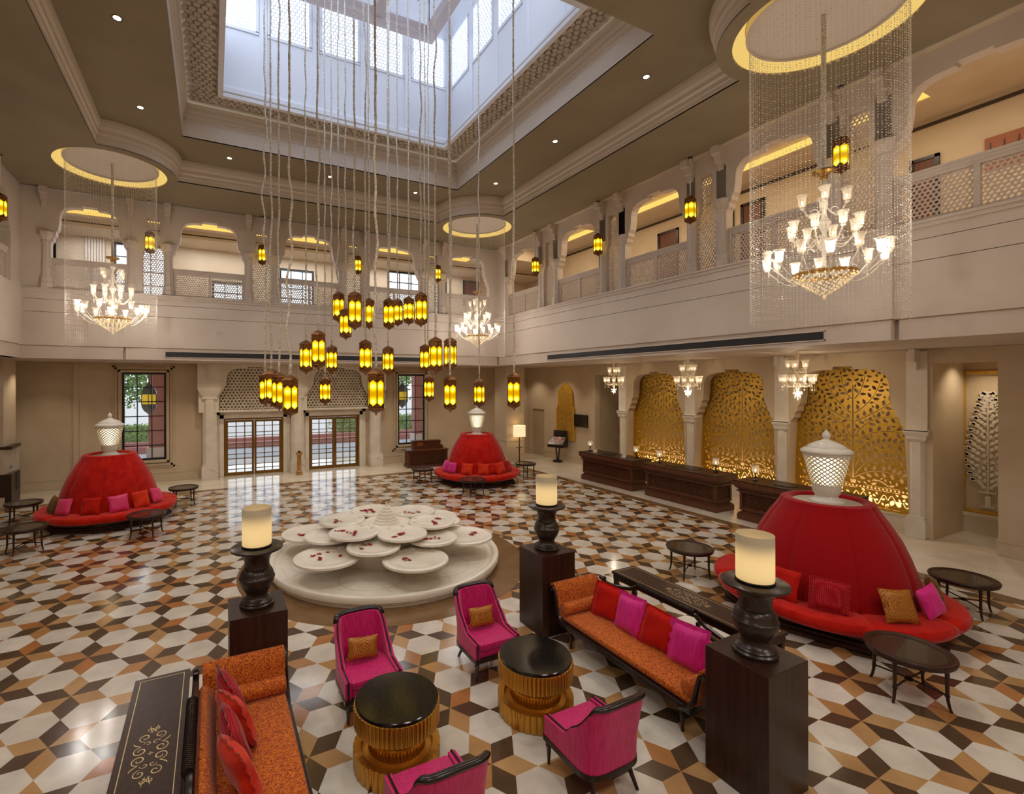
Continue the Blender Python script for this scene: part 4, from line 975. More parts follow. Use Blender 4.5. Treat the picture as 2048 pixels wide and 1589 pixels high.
# ------------------------------------------------------------------ reception counters, concierge desk
def lattice_panel(parent, w, h, X, mat, cell=.062):
    mb = jali_mb(rect(-w / 2, w / 2, 0, h), cell, .02, hole=.70); me = mb.mesh('lattice_panel', mat); me.transform(X); return obj('lattice_panel', me, parent)
def make_counter(label):
    t = thing('reception_counter', label, 'counter', group='carved wooden reception counters'); L = 1.30; D = .42
    mb = MB()
    for d, z0, z1 in ((0, 0, .16), (-.02, .16, .19), (-.05, .19, .22), (-.08, .22, .27), (-.04, .27, .29)): mb.box(-D - d, D + d, -L - d, L + d, z0, z1)
    mb.build('base', M['wood2'], t, bev=.008)
    MB().box(-D + .12, D - .12, -L + .12, L - .12, .29, .78).build('body', M['wood2d'], t)
    mb = MB(); e = .09
    for y in (-L + e, L - e):
        for x in (-D + e, D - e): mb.box(x - .04, x + .04, y - .04, y + .04, .29, .78)
    for z0, z1 in ((.29, .34), (.73, .78)): mb.box(-D + .06, D - .06, -L + .06, L - .06, z0, z1)
    mb.build('body_frame', M['wood2'], t)
    lattice_panel(t, 2 * L - .22, .42, RT(-D + .085) @ Matrix.Translation((0, .33, 0)), M['wood2'])
    lattice_panel(t, 2 * D - .22, .42, BK(-L + .085) @ Matrix.Translation((0, .33, 0)), M['wood2'])
    mb = MB()
    for d, z0, z1 in ((-.02, .76, .79), (.02, .79, .81), (-.03, .81, .85), (0, .85, .88), (.03, .88, .92), (.06, .92, 1.06)): mb.box(-D - d, D + d, -L - d, L + d, z0, z1)
    mb.build('cornice', M['wood2'], t, bev=.006)
    MB().box(-D - .07, D + .07, -L - .07, L + .07, 1.06, 1.085).build('worktop', M['wood'], t, bev=.004); return t
CN = [(13.68, 'farthest carved wooden reception counter, beside the black card kiosk'), (10.52, 'middle carved wooden reception counter in front of the gold tree panels'), (7.30, 'nearest carved wooden reception counter, half hidden behind the nearest ottoman')]
k1 = make_counter(CN[0][1]); k1.location = (13.56, CN[0][0], 0)
for y, l in CN[1:]: dup(k1, (13.56, y, 0), 0, l)
def make_hurricane(label):
    t = thing('hurricane_lamp', label, 'lamp', group='hurricane lamps on the reception counters')
    MB().lathe([(.07, 0), (.075, .012), (.05, .03), (.018, .05), (.014, .10), (.025, .12), (.014, .14), (.02, .17), (.045, .19), (.05, .2), (0, .2)], 20).build('stand', M['bronze_d'], t, True)
    MB().lathe([(.035, .2), (.075, .23), (.09, .28), (.088, .36), (.098, .42), (.095, .42), (.085, .36), (.086, .28), (.07, .235), (.035, .21)], 28, cap=False).build('glass_bowl', M['hglass'], t, True)
    MB().lathe([(.098, .415), (.102, .418), (.102, .426), (.098, .43)], 28, cap=False).build('rim', M['brass'], t, True)
    MB().ell((0, 0, .28), .018, .018, .035, 10, 6).build('flame', M['bulbw'], t, True); return t
M['hglass'] = NT('hurricane_glass').bsdf((250, 240, 226), 0.1, 0, 0.6, Alpha=0.3, Emission_Color=lin((255, 224, 170)), Emission_Strength=0.15).m
HU = [(13.5, 14.85, 'far end of the farthest counter'), (13.75, 12.75, 'near end of the farthest counter'), (13.6, 11.6, 'far end of the middle counter'), (13.75, 9.65, 'near end of the middle counter'), (13.5, 8.3, 'far end of the nearest counter')]
h0 = make_hurricane('lit glass hurricane lamp on the ' + HU[0][2]); h0.location = (HU[0][0], HU[0][1], 1.087)
for x, y, l in HU[1:]: dup(h0, (x, y, 1.087), 0, 'lit glass hurricane lamp on the ' + l)
for i, (x, y, l) in enumerate(((13.5, 13.85, 'farthest'), (13.5, 10.9, 'middle'), (13.5, 10.3, 'middle'), (13.5, 7.5, 'nearest'))):
    o = MB().box(-.16, .16, -.22, .22, 0, .012).build('desk_blotter', M['black'], None); o.location = (x, y, 1.087); tag(o, 'black leather desk blotter on the %s reception counter%s' % (l, (', farther of two', ', nearer of two')[i - 1] if i in (1, 2) else ''), 'desk blotter', 'desk blotters')
for y, l in ((14.45, 'farthest reception counter by its first lamp'), (12.98, 'farthest reception counter by its near lamp')):
    t = thing('tent_card', 'small cream tent card on the ' + l, 'card', (13.42, y, 1.087), .1, 'tent cards'); MB().add([(-.05, -.09, 0), (-.05, .09, 0), (0, .09, .13), (0, -.09, .13), (.05, .09, 0), (.05, -.09, 0)], [(0, 1, 2, 3), (3, 2, 4, 5)]).build('card_sheet', M['paper'], t)
def make_desk():
    t = thing('concierge_desk', 'carved dark wooden concierge desk with stepped hutch below the far window', 'desk', (8.83, 20.55, 0), radians(-6)); L = .98; D = .36
    mb = MB(); mb.box(-L, L, -D, D, 0, .08); mb.box(-L + .02, L - .02, -D + .02, D - .02, .08, .12); mb.build('base', M['wood2'], t, bev=.006)
    MB().box(-L + .07, L - .07, -D + .07, D - .07, .12, .76).build('body', M['wood2d'], t)
    lattice_panel(t, 2 * L - .26, .50, BK(-D + .06) @ Matrix.Translation((0, .18, 0)), M['wood2'])
    mb = MB()
    for x in (-L + .08, L - .08): mb.box(x - .05, x + .05, -D + .04, -D + .1, .12, .74)
    mb.box(-L + .05, L - .05, -D + .04, D - .04, .68, .74); mb.build('body_frame', M['wood2'], t)
    lattice_panel(t, 2 * D - .2, .5, Matrix.Rotation(-pi / 2, 4, 'Z') @ BK(-L + .06) @ Matrix.Translation((0, .18, 0)), M['wood2'])
    mb = MB(); mb.box(-L - .01, L + .01, -D - .01, D + .01, .74, .79); mb.build('desktop', M['wood2'], t, bev=.006)
    mb = MB(); mb.box(-.62, .80, -.08, .30, .79, .95); mb.box(-.62, .70, -.04, .30, .95, 1.14); mb.box(-.65, .73, -.07, .32, 1.14, 1.17); mb.build('hutch', M['wood2'], t, bev=.004)
    mb = MB(); mb.box(-.42, -.18, -.055, -.04, .93, 1.09); mb.build('plaque', M['wood3'], t)
    mb = MB(); [mb.box(a, b, -.06, -.05, c, d) for a, b, c, d in ((-.44, -.16, .915, .93), (-.44, -.16, 1.09, 1.105), (-.44, -.42, .93, 1.09), (-.18, -.16, .93, 1.09))]; mb.build('plaque_frame', M['brass'], t); return t
M['wood3'] = simple('orange_brown_wood', (150, 82, 44), 0.5)
make_desk()

# ------------------------------------------------------------------ kiosk, floor lamp, display case, incense stand
t = thing('card_kiosk', 'black stand with a tilted display of small cards before the wall screen', 'display stand', (14.95, 18.68, 0), radians(-65))
MB().box(-.19, .19, -.14, .14, 0, .09).build('foot', M['black'], t, bev=.01)
mb = MB(); mb.bar((-.03, 0, .09), (-.10, 0, .74), .05); mb.bar((.03, 0, .09), (.10, 0, .74), .05); mb.build('legs', M['black'], t)
mb = MB(); mb.add([(-.40, -.30, .72), (.40, -.30, .72), (.40, .26, .72), (-.40, .26, .72), (-.40, -.30, .86), (.40, -.30, .86), (.40, .26, 1.22), (-.40, .26, 1.22)], [(0, 3, 2, 1), (4, 5, 6, 7), (0, 1, 5, 4), (1, 2, 6, 5), (2, 3, 7, 6), (3, 0, 4, 7)]); mb.box(-.35, .35, .26, .30, .9, 1.5); mb.build('tray', M['black'], t)
M['cards'] = tile('printed_cards', [(210, 190, 180), (180, 60, 70), (230, 222, 214), (150, 110, 100)], .4)
mb = MB()
for i in range(7):
    for j in range(5):
        x = -.34 + i * .098; v = .08 + j * .165; y = -.30 + v * .56; z = .86 + v * .36
        mb.add([(x, y, z + .004), (x + .08, y, z + .004), (x + .08, y + .075, z + .052), (x, y + .075, z + .052)], [(0, 1, 2, 3)])
mb.build('cards', M['cards'], t)
t = thing('floor_lamp', 'floor lamp with cream drum shade and small tray beside the square pier', 'floor lamp', (13.08, 19.2, 0))
mb = MB(); mb.lathe([(.20, 0), (.2, .015), (.12, .05), (.05, .10), (.03, .16), (.0, .16)], 24); mb.build('base', M['ebony'], t, True)
pr = []
for i in range(15): z = .14 + i * .072; pr += [(.016, z), (.03, z + .025), (.034, z + .036), (.03, z + .047), (.016, z + .07)]
MB().lathe(pr + [(.012, 1.24), (.012, 1.35)], 14).build('stem', M['ebony'], t, True)
MB().lathe([(.02, .735), (.155, .735), (.16, .745), (.155, .755), (.02, .755)], 28, cap=False).build('tray', M['ebony'], t, True)
MB().lathe([(.295, 1.27), (.295, 1.272), (.285, 1.80), (.28, 1.80), (.288, 1.28)], 40, cap=False).build('shade', M['shade'], t, True)
MB().ell((0, 0, 1.5), .06, .06, .09, 12, 8).build('bulb', M['bulb'], t, True)
lampfl = True
t = thing('display_case', 'glass display case with dark wooden base and lid at the left edge', 'display case', (-5.95, 20.05, 0), radians(4))
mb = MB(); mb.box(-.32, .30, -.52, .52, 0, 1.0); mb.build('base', M['wood'], t, bev=.004); MB().box(-.34, .32, -.54, .54, 1.78, 1.87).build('lid', M['wood'], t, bev=.006)
mb = MB(); mb.box(-.30, .28, -.50, -.49, 1.0, 1.78); mb.box(-.30, .28, .49, .50, 1.0, 1.78); mb.box(.27, .28, -.49, .49, 1.0, 1.78); mb.box(-.30, -.29, -.49, .49, 1.0, 1.78); mb.build('glass', M['clear'], t)
mb = MB(); mb.box(.305, .315, .02, .46, .42, .98); mb.build('notice_panel', M['vent'], t)
t2 = thing('silver_shield', 'round silver shield on a slanted pale board inside the glass case', 'shield', (-5.95, 20.05, 1.001), radians(4))
o = MB().lathe([(.30, 0), (.30, .02), (.22, .05), (.2, .05), (.1, .08), (0, .09)], 40).build('shield_disc', simple('aged_silver', (120, 112, 108), .4, .6), t2, True); o.location = (.0, 0.05, .36); o.rotation_euler = (radians(10), radians(58), 0)
o = MB().box(-.02, .0, -.30, .34, 0, .74).build('backing_board', M['paper'], t2); o.location = (-.0, 0, .0); o.rotation_euler = (0, radians(-32), 0); o.location = (.12, 0, 0.03)
t = thing('incense_stand', 'slender gilded column stand between the two pairs of brass doors', 'stand', (3.25, 21.0, 0))
mb = MB(); mb.lathe([(.15, 0), (.15, .04), (.11, .07), (.12, .12), (.085, .16), (.085, .78), (.10, .80), (.12, .86), (.15, .90), (.15, .92), (0, .92)], 20); mb.build('column', M['gildcol'] if 'gildcol' in M else M.setdefault('gildcol', NT('gilded_painted_column').bsdf((190, 140, 60), .4, .3).noisy((120, 56, 30), (214, 170, 84), 26, 2).m), t, True)
o = MB().lathe([(.03, 0), (.06, .02), (.07, .05), (.05, .07), (0, .075)], 14).build('incense_burner', M['black'], None, True); o.location = (3.25, 21.0, .921); tag(o, 'small black incense burner on the gilded column stand', 'incense burner')
# ------------------------------------------------------------------ hexagonal brass lanterns
def hexring(r, z, a0=0.0): return [(r * cos(a0 + k * pi / 3), r * sin(a0 + k * pi / 3), z) for k in range(6)]
def lantern_parts(t, k=1.0):
    R = .132
    def band(zs, zig, up):
        mb = MB(); z0, z1 = zs; n = 6
        for i in range(6):
            a, b = pi / 3 * i, pi / 3 * (i + 1); A = Vector((R * 1.02 * cos(a), R * 1.02 * sin(a), 0)); B = Vector((R * 1.02 * cos(b), R * 1.02 * sin(b), 0)); Mi = (A + B) / 2
            top = [A + Vector((0, 0, z1)), B + Vector((0, 0, z1))]; bot = [B + Vector((0, 0, z0)), A + Vector((0, 0, z0))]
            if up:   # points rise at the corners
                mb.add([bot[1], bot[0], B + Vector((0, 0, zig)), B * .75 + A * .25 + Vector((0, 0, z1 + (zig - z1) * .35)), Mi + Vector((0, 0, z1 - .012)), A * .75 + B * .25 + Vector((0, 0, z1 + (zig - z1) * .35)), A + Vector((0, 0, zig))], [(0, 1, 2, 3, 4, 5, 6)])
            else:
                mb.add([top[0], top[1], B + Vector((0, 0, zig)), B * .75 + A * .25 + Vector((0, 0, z0 + (zig - z0) * .35)), Mi + Vector((0, 0, z0 + .012)), A * .75 + B * .25 + Vector((0, 0, z0 + (zig - z0) * .35)), A + Vector((0, 0, zig))], [(6, 5, 4, 3, 2, 1, 0)])
        return mb
    mb = band((.545, .64), .505, False); mb.bands([hexring(R * 1.04, .635), hexring(R * 1.10, .645), hexring(R * 1.04, .66), hexring(R * .86, .69), hexring(R * .5, .715), hexring(R * .2, .735), hexring(.01, .745)])
    for i in range(18):
        a = pi / 9 * i + pi / 18; e = R * cos(pi / 6) / cos((a % (pi / 3)) - pi / 6) * 1.035
        mb.octa((e * cos(a), e * sin(a), .60), .011, .014)
    mb.build('top_cap', M['bronze'], t)
    mb = band((.095, .165), .205, True); mb.bands([hexring(.004, 0), hexring(.012, .012), hexring(.014, .03), hexring(R * .3, .045), hexring(R * .75, .07), hexring(R * 1.06, .095), hexring(R * 1.08, .105), hexring(R * 1.02, .112)])
    for i in range(18):
        a = pi / 9 * i + pi / 18; e = R * cos(pi / 6) / cos((a % (pi / 3)) - pi / 6) * 1.035
        mb.octa((e * cos(a), e * sin(a), .138), .011, .014)
    mb.build('bottom_cap', M['bronze'], t)
    mb = MB(); n = 8
    vs = []; fs = []
    zs = [.13 + .45 * j / 12 for j in range(13)]
    for i in range(6):
        a, b = pi / 3 * i, pi / 3 * (i + 1)
        for j in range(13):
            for q in range(5):
                u = q / 4; x = R * .97 * (cos(a) * (1 - u) + cos(b) * u); y = R * .97 * (sin(a) * (1 - u) + sin(b) * u); vs.append((x, y, zs[j]))
        o = i * 65
        for j in range(12):
            for q in range(4): c = o + j * 5 + q; fs.append((c, c + 1, c + 6, c + 5))
    mb.add(vs, fs); mb.build('glass', M['amber'], t)
    mb = MB()
    for i in range(6): a = pi / 3 * i; mb.bar((R * cos(a), R * sin(a), .15), (R * cos(a), R * sin(a), .58), .010)
    mb.build('glazing_bars', M['bronze'], t)
def rope_obj(t, L, seed, rad=.017, wav=.048, base=.74):
    r = random.Random(seed); n = int(L / .034); pts = []; rr = []; x = y = 0.0; px_ = r.uniform(0, 6); f1, f2 = r.uniform(.7, 1.5), r.uniform(2.0, 3.6); am = wav * r.uniform(.3, 1.3)
    for i in range(n + 1):
        z = i * L / n; e = min(1, z / .4) * min(1, (L - z) / .4); e2 = .55 + .45 * sin(z * .9 + px_ * 2)
        pts.append((e * e2 * am * (sin(f1 * z * 2 + px_) + .6 * sin(f2 * z * 2 + 2 * px_)), e * e2 * am * .6 * cos(f1 * z * 1.7 + px_), base + z)); rr.append(rad * r.uniform(.72, 1.25))
    MB().tube(pts, rr, 6).build('bead_rope', M['rope'], t)
LN = [(1.04, 11.32, 3.31, 0, 530.7), (1.07, 10.44, 3.35, 0, 542.7), (1.15, 9.79, 3.28, 0, 559), (1.2, 8.71, 3.21, 0, 580), (1.81, 10.73, 4.0, 1, 612.3), (1.74, 9.02, 4.04, 1, 637), (2.7, 12.29, 4.04, 1, 663.6), (2.59, 12.56, 3.24, 0, 650.3), (2.67, 11.41, 5.23, 2, 677.3), (2.73, 10.97, 4.79, 2, 692), (2.39, 8.92, 4.79, 2, 709.7), (3.27, 10.93, 5.05, 2, 738.8), (2.83, 9.71, 3.97, 1, 731.3), (2.29, 7.3, 3.3, 0, 752.5), (3.84, 11.26, 3.98, 1, 776.4), (3.62, 10.53, 5.01, 2, 778), (4.37, 12.04, 5.29, 2, 795), (4.45, 11.43, 5.26, 2, 817.7), (3.91, 9.35, 4.97, 2, 842), (4.7, 10.97, 4.03, 1, 850.5), (3.95, 8.71, 3.98, 1, 870.4), (4.6, 9.36, 4.05, 1, 901), (5.22, 11.93, 3.29, 0, 858), (4.21, 8.58, 3.22, 0, 900.5), (6.04, 10.64, 3.17, 0, 958.6), (5.28, 7.93, 3.27, 0, 1028.3)]
ROWN = ['lowest', 'middle', 'highest']; FZ = 14.15
lp = None
for row in range(3):
    for i, (x, y, z, rw, sx) in enumerate(sorted([l for l in LN if l[3] == row], key=lambda l: l[4])):
        lab = 'amber brass lantern on a bead rope, %s from the left in the cluster\'s %s row' % (ORD[i], ROWN[row])
        t = thing('hanging_lantern', lab, 'lantern', (x, y, z), 0.35 + .9 * ((i * 7 + row * 3) % 5) / 5, 'lanterns hanging under the skylight')
        if lp is None: lp = t; lantern_parts(t)
        else:
            for ch in list(lp.children):
                if not ch.name.startswith('bead_rope'): c = ch.copy(); C.objects.link(c); c.parent = t
        rope_obj(t, FZ - z - .74, int(sx), .0175 if row else .019)
WL = [(11.4, 15.60, 8.0, 'right gallery, first from the back corner'), (11.4, 12.15, 7.97, 'right gallery, second from the back corner'), (11.4, 8.71, 8.0, 'right gallery, third from the back corner'), (11.4, 5.27, 8.0, 'right gallery, behind the largest chandelier'),
      (-1.82, 18.5, 8.02, 'back gallery, behind the display case side curtain'), (1.61, 18.5, 8.02, 'back gallery, second from the left'), (5.09, 18.5, 8.02, 'back gallery, behind the middle of the hanging cluster'), (8.5, 18.5, 8.02, 'back gallery, nearest the right corner'), (-4.95, 16.5, 8.02, 'left gallery, at the photo edge')]
for x, y, z, l in WL:
    t = thing('gallery_lantern', 'small amber lantern hung before the ' + l, 'lantern', (x, y, z), .3, 'lanterns along the galleries'); t.scale = (1.05, 1.05, 1.05)
    for ch in list(lp.children):
        if not ch.name.startswith('bead_rope'): c = ch.copy(); C.objects.link(c); c.parent = t
    MB().tube([(0, 0, .74), (0, 0, (9.79 - z) / 1.05)], .014, 6).build('hanging_cord', M['rope'], t)
    MB().lathe([(.05, 0), (.05, .02), (.02, .03)], 16, (0, 0, (9.77 - z) / 1.05)).build('ceiling_rose', M['black'], t)
# timber frame the ropes hang from, and plaster flowers on the skylight ceiling
t = thing('suspension_frame', 'pale timber beam frame high in the skylight carrying the lantern ropes', 'frame', (SKC[0], SKC[1], FZ))
mb = MB()
for a, b, c, d in ((-2.62, 2.62, 2.55, 2.85), (-2.62, 2.62, -2.85, -2.55), (-2.62, -2.32, -2.55, 2.55), (2.32, 2.62, -2.55, 2.55)): mb.box(a, b, c, d, 0, .32)
mb.build('outer_beams', M['beam'] if 'beam' in M else M.setdefault('beam', simple('pale_timber', (196, 180, 176), .6)), t, bev=.01)
mb = MB()
for y in (-.95, .95): mb.box(-2.32, 2.32, y - .14, y + .14, .02, .3)
for x in (-.78, .78): mb.box(x - .14, x + .14, -2.55, 2.55, .04, .28)
mb.build('cross_beams', M['beam'], t)
mb = MB()
for x in (-2.45, 0, 2.45):
    for y in (-2.7, 2.7): mb.bar((x, y, .3), (x, y, 1.62), .03)
mb.build('hanger_rods', M['iron'], t)
def flower(x, y, lab):
    t = thing('plaster_flower', lab, 'ceiling ornament', (x, y, 15.74), 0, 'plaster flowers on the skylight ceiling')
    mb = MB()
    for k in range(10): a = k * pi / 5; mb.ell((.17 * cos(a), .17 * sin(a), -.02), .05 + .06 * abs(cos(a)), .05 + .06 * abs(sin(a)), .025, 8, 4)
    mb.build('petals', M['welltrim'], t, True)
    MB().ell((0, 0, -.035), .07, .07, .04, 12, 6).build('centre', simple('blue_grey_boss', (150, 170, 200), .4) if 'boss' not in M else M['boss'], t, True)
flower(5.75, 13.85, 'white plaster flower nearest the right back corner of the skylight ceiling'); flower(4.9, 13.84, 'white plaster flower second from the right back corner of the skylight ceiling')

# ------------------------------------------------------------------ crystal chandeliers
def cup_mesh(): return MB().lathe([(.012, 0), (.045, .008), (.055, .04), (.056, .10), (.062, .15), (.085, .20), (.082, .2), (.058, .15), (.05, .10), (.048, .04), (.02, .015)], 18, cap=False).mesh('glass_cup', M['cupglass'], True)
CUP = cup_mesh(); BUL = MB().ell((0, 0, .07), .017, .017, .035, 8, 6).mesh('bulb', M['bulbw'], True)
def arm_mesh(r, drop, name='arm'):
    mb = MB(); pts = []
    for i in range(13):
        u = i / 12; pts.append((.04 + (r - .04) * u ** .9, 0, -drop * .35 - drop * .75 * sin(pi * u) * (1 - .3 * u) + drop * .33 * u ** 3))
    pts[-1] = (r, 0, -.03)
    mb.tube(pts, .011, 6); mb.lathe([(.01, -.05), (.035, -.03), (.04, -.015), (.02, 0)], 10, (r, 0, 0))
    mb.tube([(r * .45 + .05 * cos(q), 0, -drop * .55 + .05 * sin(q)) for q in [pi * 2 * k / 10 for k in range(9)]], .008, 5)
    return mb.mesh(name, M['crystal'], True)
def drop_mesh():
    mb = MB()
    for j in range(4): mb.octa((0, 0, -.03 - .035 * j), .010, .016)
    mb.octa((0, 0, -.19), .016, .032); return mb.mesh('pendant', M['crystal'])
DROP = drop_mesh()
def make_chandelier(label):
    t = thing('crystal_chandelier', label, 'chandelier', group='large crystal chandeliers')
    # local origin at the tip (z 0), canopy at 2.1
    MB().tube([(0, 0, 2.1), (0, 0, 4.72)], [.032 + .004 * (i % 2) for i in range(2)], 10).build('suspension_sleeve', M['rope'], t, True)
    MB().lathe([(.03, 2.16), (.16, 2.13), (.165, 2.10), (.06, 2.07), (.05, 2.0), (.03, 1.98)], 28).build('canopy', M['brass'], t, True)
    MB().lathe([(.02, .38), (.05, .42), (.03, .5), (.025, .72), (.06, .80), (.11, .9), (.05, .98), (.03, 1.08), (.06, 1.16), (.10, 1.26), (.05, 1.34), (.03, 1.44), (.06, 1.56), (.045, 1.66), (.03, 1.75), (.085, 1.86), (.08, 1.87), (.03, 1.80), (.02, 1.98)], 16, cap=False).build('stem', M['crystal'], t, True)
    for r, z, n, a0, dr in ((.30, 1.58, 4, .5, .22), (.47, 1.10, 8, .2, .26), (.82, .58, 14, .1, .34)):
        am = arm_mesh(r, dr)
        for i in range(n):
            a = a0 + 2 * pi * i / n; zz = z + (.06 if n == 14 and i % 2 else 0)
            o = obj('arm', am, t, 0, (0, 0, zz)); o.rotation_euler = (0, 0, a)
            c = obj('glass_cup', CUP, t, 0, (r * cos(a), r * sin(a), zz)); b = obj('bulb', BUL, c)
            if n >= 8:
                p = obj('pendant', DROP, t, 0, (r * .98 * cos(a), r * .98 * sin(a), zz - .03))
    mb = MB(); mb.lathe([(.41, .36), (.44, .37), (.445, .42), (.43, .43), (.42, .43)], 40, cap=False)
    mb.build('basket_rim', M['brass'], t, True)
    mb = MB(); rows = 12
    for j in range(rows):
        u = j / (rows - 1); r = .43 * (1 - u) ** .85 + .012; z = .36 - .33 * u; n = max(4, int(r / .0165))
        for i in range(n): a = 2 * pi * (i + .5 * (j % 2)) / n; mb.octa((r * cos(a), r * sin(a), z), .019, .021)
    mb.octa((0, 0, .0), .03, .035); mb.build('crystal_basket', M['basket'], t)['kind'] = 'stuff'
    return t
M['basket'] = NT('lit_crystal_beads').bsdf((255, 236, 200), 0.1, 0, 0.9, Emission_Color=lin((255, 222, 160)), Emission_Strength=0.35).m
TIP = 5.22
q0 = make_chandelier('largest crystal chandelier, hung nearest the camera inside a bead curtain'); q0.location = (*CH[1], TIP)
dup(q0, (*CH[0], TIP), .2, 'crystal chandelier in a bead curtain above the farthest ottoman'); dup(q0, (*CH[3], TIP), .35, 'crystal chandelier in a bead curtain on the display case side')
def curtain_mesh():
    mb = MB(); r = random.Random(11); n = 104; R = 1.06
    for i in range(n):
        a = 2 * pi * i / n + r.uniform(-.01, .01); x, y = R * cos(a), R * sin(a); L = 5.1 + r.uniform(-.03, .03); z = 0; k = 0
        while z < L:
            s = .0068 if k % 3 else .0105; mb.octa((x, y, -z), s, s * 1.15); z += .043; k += 1
    return mb.mesh('bead_curtain', M['bead'])
cm_ = curtain_mesh()
for i, l in ((1, 'largest chandelier nearest the camera'), (0, 'chandelier over the farthest ottoman'), (3, 'chandelier on the display case side')):
    o = obj('bead_curtain', cm_); o.location = (*CH[i], ZL + .10); tag(o, 'cylindrical crystal bead curtain around the ' + l, 'bead curtain', 'bead curtains', 'stuff')
def make_small(label):
    t = thing('small_chandelier', label, 'chandelier', group='small crystal chandeliers over the reception counters')
    MB().lathe([(.02, .12), (.04, .2), (.02, .26), (.05, .36), (.02, .44), (.02, .58), (.05, .68), (.02, .76), (.02, .92), (.045, 1.02), (.03, 1.12), (.05, 1.22), (.05, 1.31)], 14).build('stem', M['crystal'], t, True)
    for r, z, n, a0 in ((.21, .90, 5, .3), (.37, .52, 10, .1)):
        am = arm_mesh(r, .14)
        for i in range(n):
            a = a0 + 2 * pi * i / n
            o = obj('arm', am, t, 0, (0, 0, z)); o.rotation_euler = (0, 0, a)
            c = obj('glass_cup', CUP, t, 0, (r * cos(a), r * sin(a), z)); obj('bulb', BUL, c)
            obj('pendant', DROP, t, 0, (r * cos(a), r * sin(a), z - .03))
    mb = MB()
    for rr, z, n in ((.30, .42, 26), (.2, .80, 16), (.10, .22, 10), (.07, .12, 6)):
        for i in range(n): a = 2 * pi * i / n; mb.octa((rr * cos(a), rr * sin(a), z), .014, .045)
    mb.octa((0, 0, .05), .025, .05); mb.build('crystal_drops', M['crystal'], t)['kind'] = 'stuff'; return t
z0 = make_small('small crystal chandelier over the farthest reception counter'); z0.location = (14.12, 14.2, 3.34); z0.scale = (.93, .93, .97)
dup(z0, (14.12, 10.9, 3.30), .3, 'small crystal chandelier over the middle reception counter', scale=1.0); dup(z0, (14.12, 7.55, 3.30), .6, 'small crystal chandelier over the nearest reception counter', scale=1.0)
# recessed downlights
def make_down(label):
    t = thing('ceiling_downlight', label, 'downlight', group='recessed ceiling downlights')
    MB().lathe([(.085, 0), (.09, -.004), (.075, -.008), (.065, .0), (.06, .03)], 28, cap=False).build('trim_ring', M['vent'], t, True)
    MB().lathe([(.064, -.0035), (0, -.0035)], 24).build('lens', M['spotface'], t); return t
DLW = ['at the upper left of the photo', 'above the display case side', 'first along the back from the left', 'middle of the back row', 'third along the back from the left', 'farthest of the right row', 'middle of the right row', 'nearest of the right row']
dl0 = None
for i, (x, y) in enumerate([(-1.53, 10.5), (-1.53, 13.65), (0.46, 15.58), (3.39, 15.58), (6.32, 15.58), (8.42, 13.7), (8.42, 10.6), (8.42, 7.5)]):
    lab = 'round recessed downlight in the tan ceiling trough, ' + DLW[i]
    if dl0 is None: dl0 = make_down(lab); dl0.location = (x, y, ZT - .001)
    else: dup(dl0, (x, y, ZT - .001), 0, lab)
# ------------------------------------------------------------------ balustrades and lattice screens of the galleries
def balustrade_meshes(w):
    r = []
    mb = MB(); mb.box(-w, w, -.06, .06, .86, .92); mb.box(-w, w, -.08, .08, .92, .97); r.append(('rail', mb.mesh('rail', M['white'])))
    mb = MB(); mb.box(-w, w, -.045, .045, 0, .07); mb.box(-w, w, -.045, .045, .80, .86)
    for x in (-w + .04, 0, w - .04): mb.box(x - .045, x + .045, -.05, .05, .05, .86)
    r.append(('frame', mb.mesh('frame', M['white'])))
    for s in (-1, 1):
        pw = w - .12; me = jali_mb(rect(-pw / 2, pw / 2, 0.0, .76), .078, .03, hole=.66).mesh('lattice_panel', M['white']); me.transform(Matrix.Translation((s * w / 2, 0, .06)) @ Matrix.Rotation(pi / 2, 4, 'X')); r.append(('lattice_panel', me))
    return r
BM = balustrade_meshes(1.12)
def balustrade(loc, rz, label):
    t = thing('lattice_balustrade', label, 'balustrade', loc, rz, 'lattice balustrades of the galleries')
    for n, me in BM: obj(n, me, t)
    return t
bl = ['first from the left corner', 'second from the left corner', 'third from the left corner', 'fourth from the left corner', 'last before the right corner']
for i, (c, w) in enumerate(BWD): 
    o = balustrade((c, GY + .27, 6.75), 0, 'white lattice balustrade in the back gallery, ' + bl[i]); o.scale = (w / 1.12, 1, 1)
bl = ['nearest the camera', 'second from the camera', 'third from the camera', 'fourth from the camera', 'fifth from the camera', 'last before the back corner']
for i, (c, w) in enumerate(RWD): 
    if i == 0: continue
    o = balustrade((GX + .27, c, 6.75), pi / 2, 'white lattice balustrade in the right gallery, ' + bl[i - 1]); o.scale = (w / 1.12, 1, 1)
o = balustrade((-5.3, 16.9, 6.75), pi / 2, 'white lattice balustrade in the left gallery at the photo edge')
def screen(poly, X, label, grp):
    t = thing('lattice_screen', label, 'lattice screen', group=grp)
    me = jali_mb(poly, .078, .03, hole=.68).mesh('lattice', M['white']); me.transform(X); obj('lattice', me, t)
for i, c in enumerate(BX): screen(bottle(c, .33, 6.60, 8.0, 9.34), BK(GY + .29), 'tall narrow white lattice screen in the back gallery, %s from the left' % ORD[i], 'narrow lattice screens')
for i, c in enumerate(RY): screen(bottle(c, .32, 6.60, 8.0, 9.34), RT(GX + .29), 'tall narrow white lattice screen in the right gallery, %s from the camera' % ORD[i], 'narrow lattice screens')

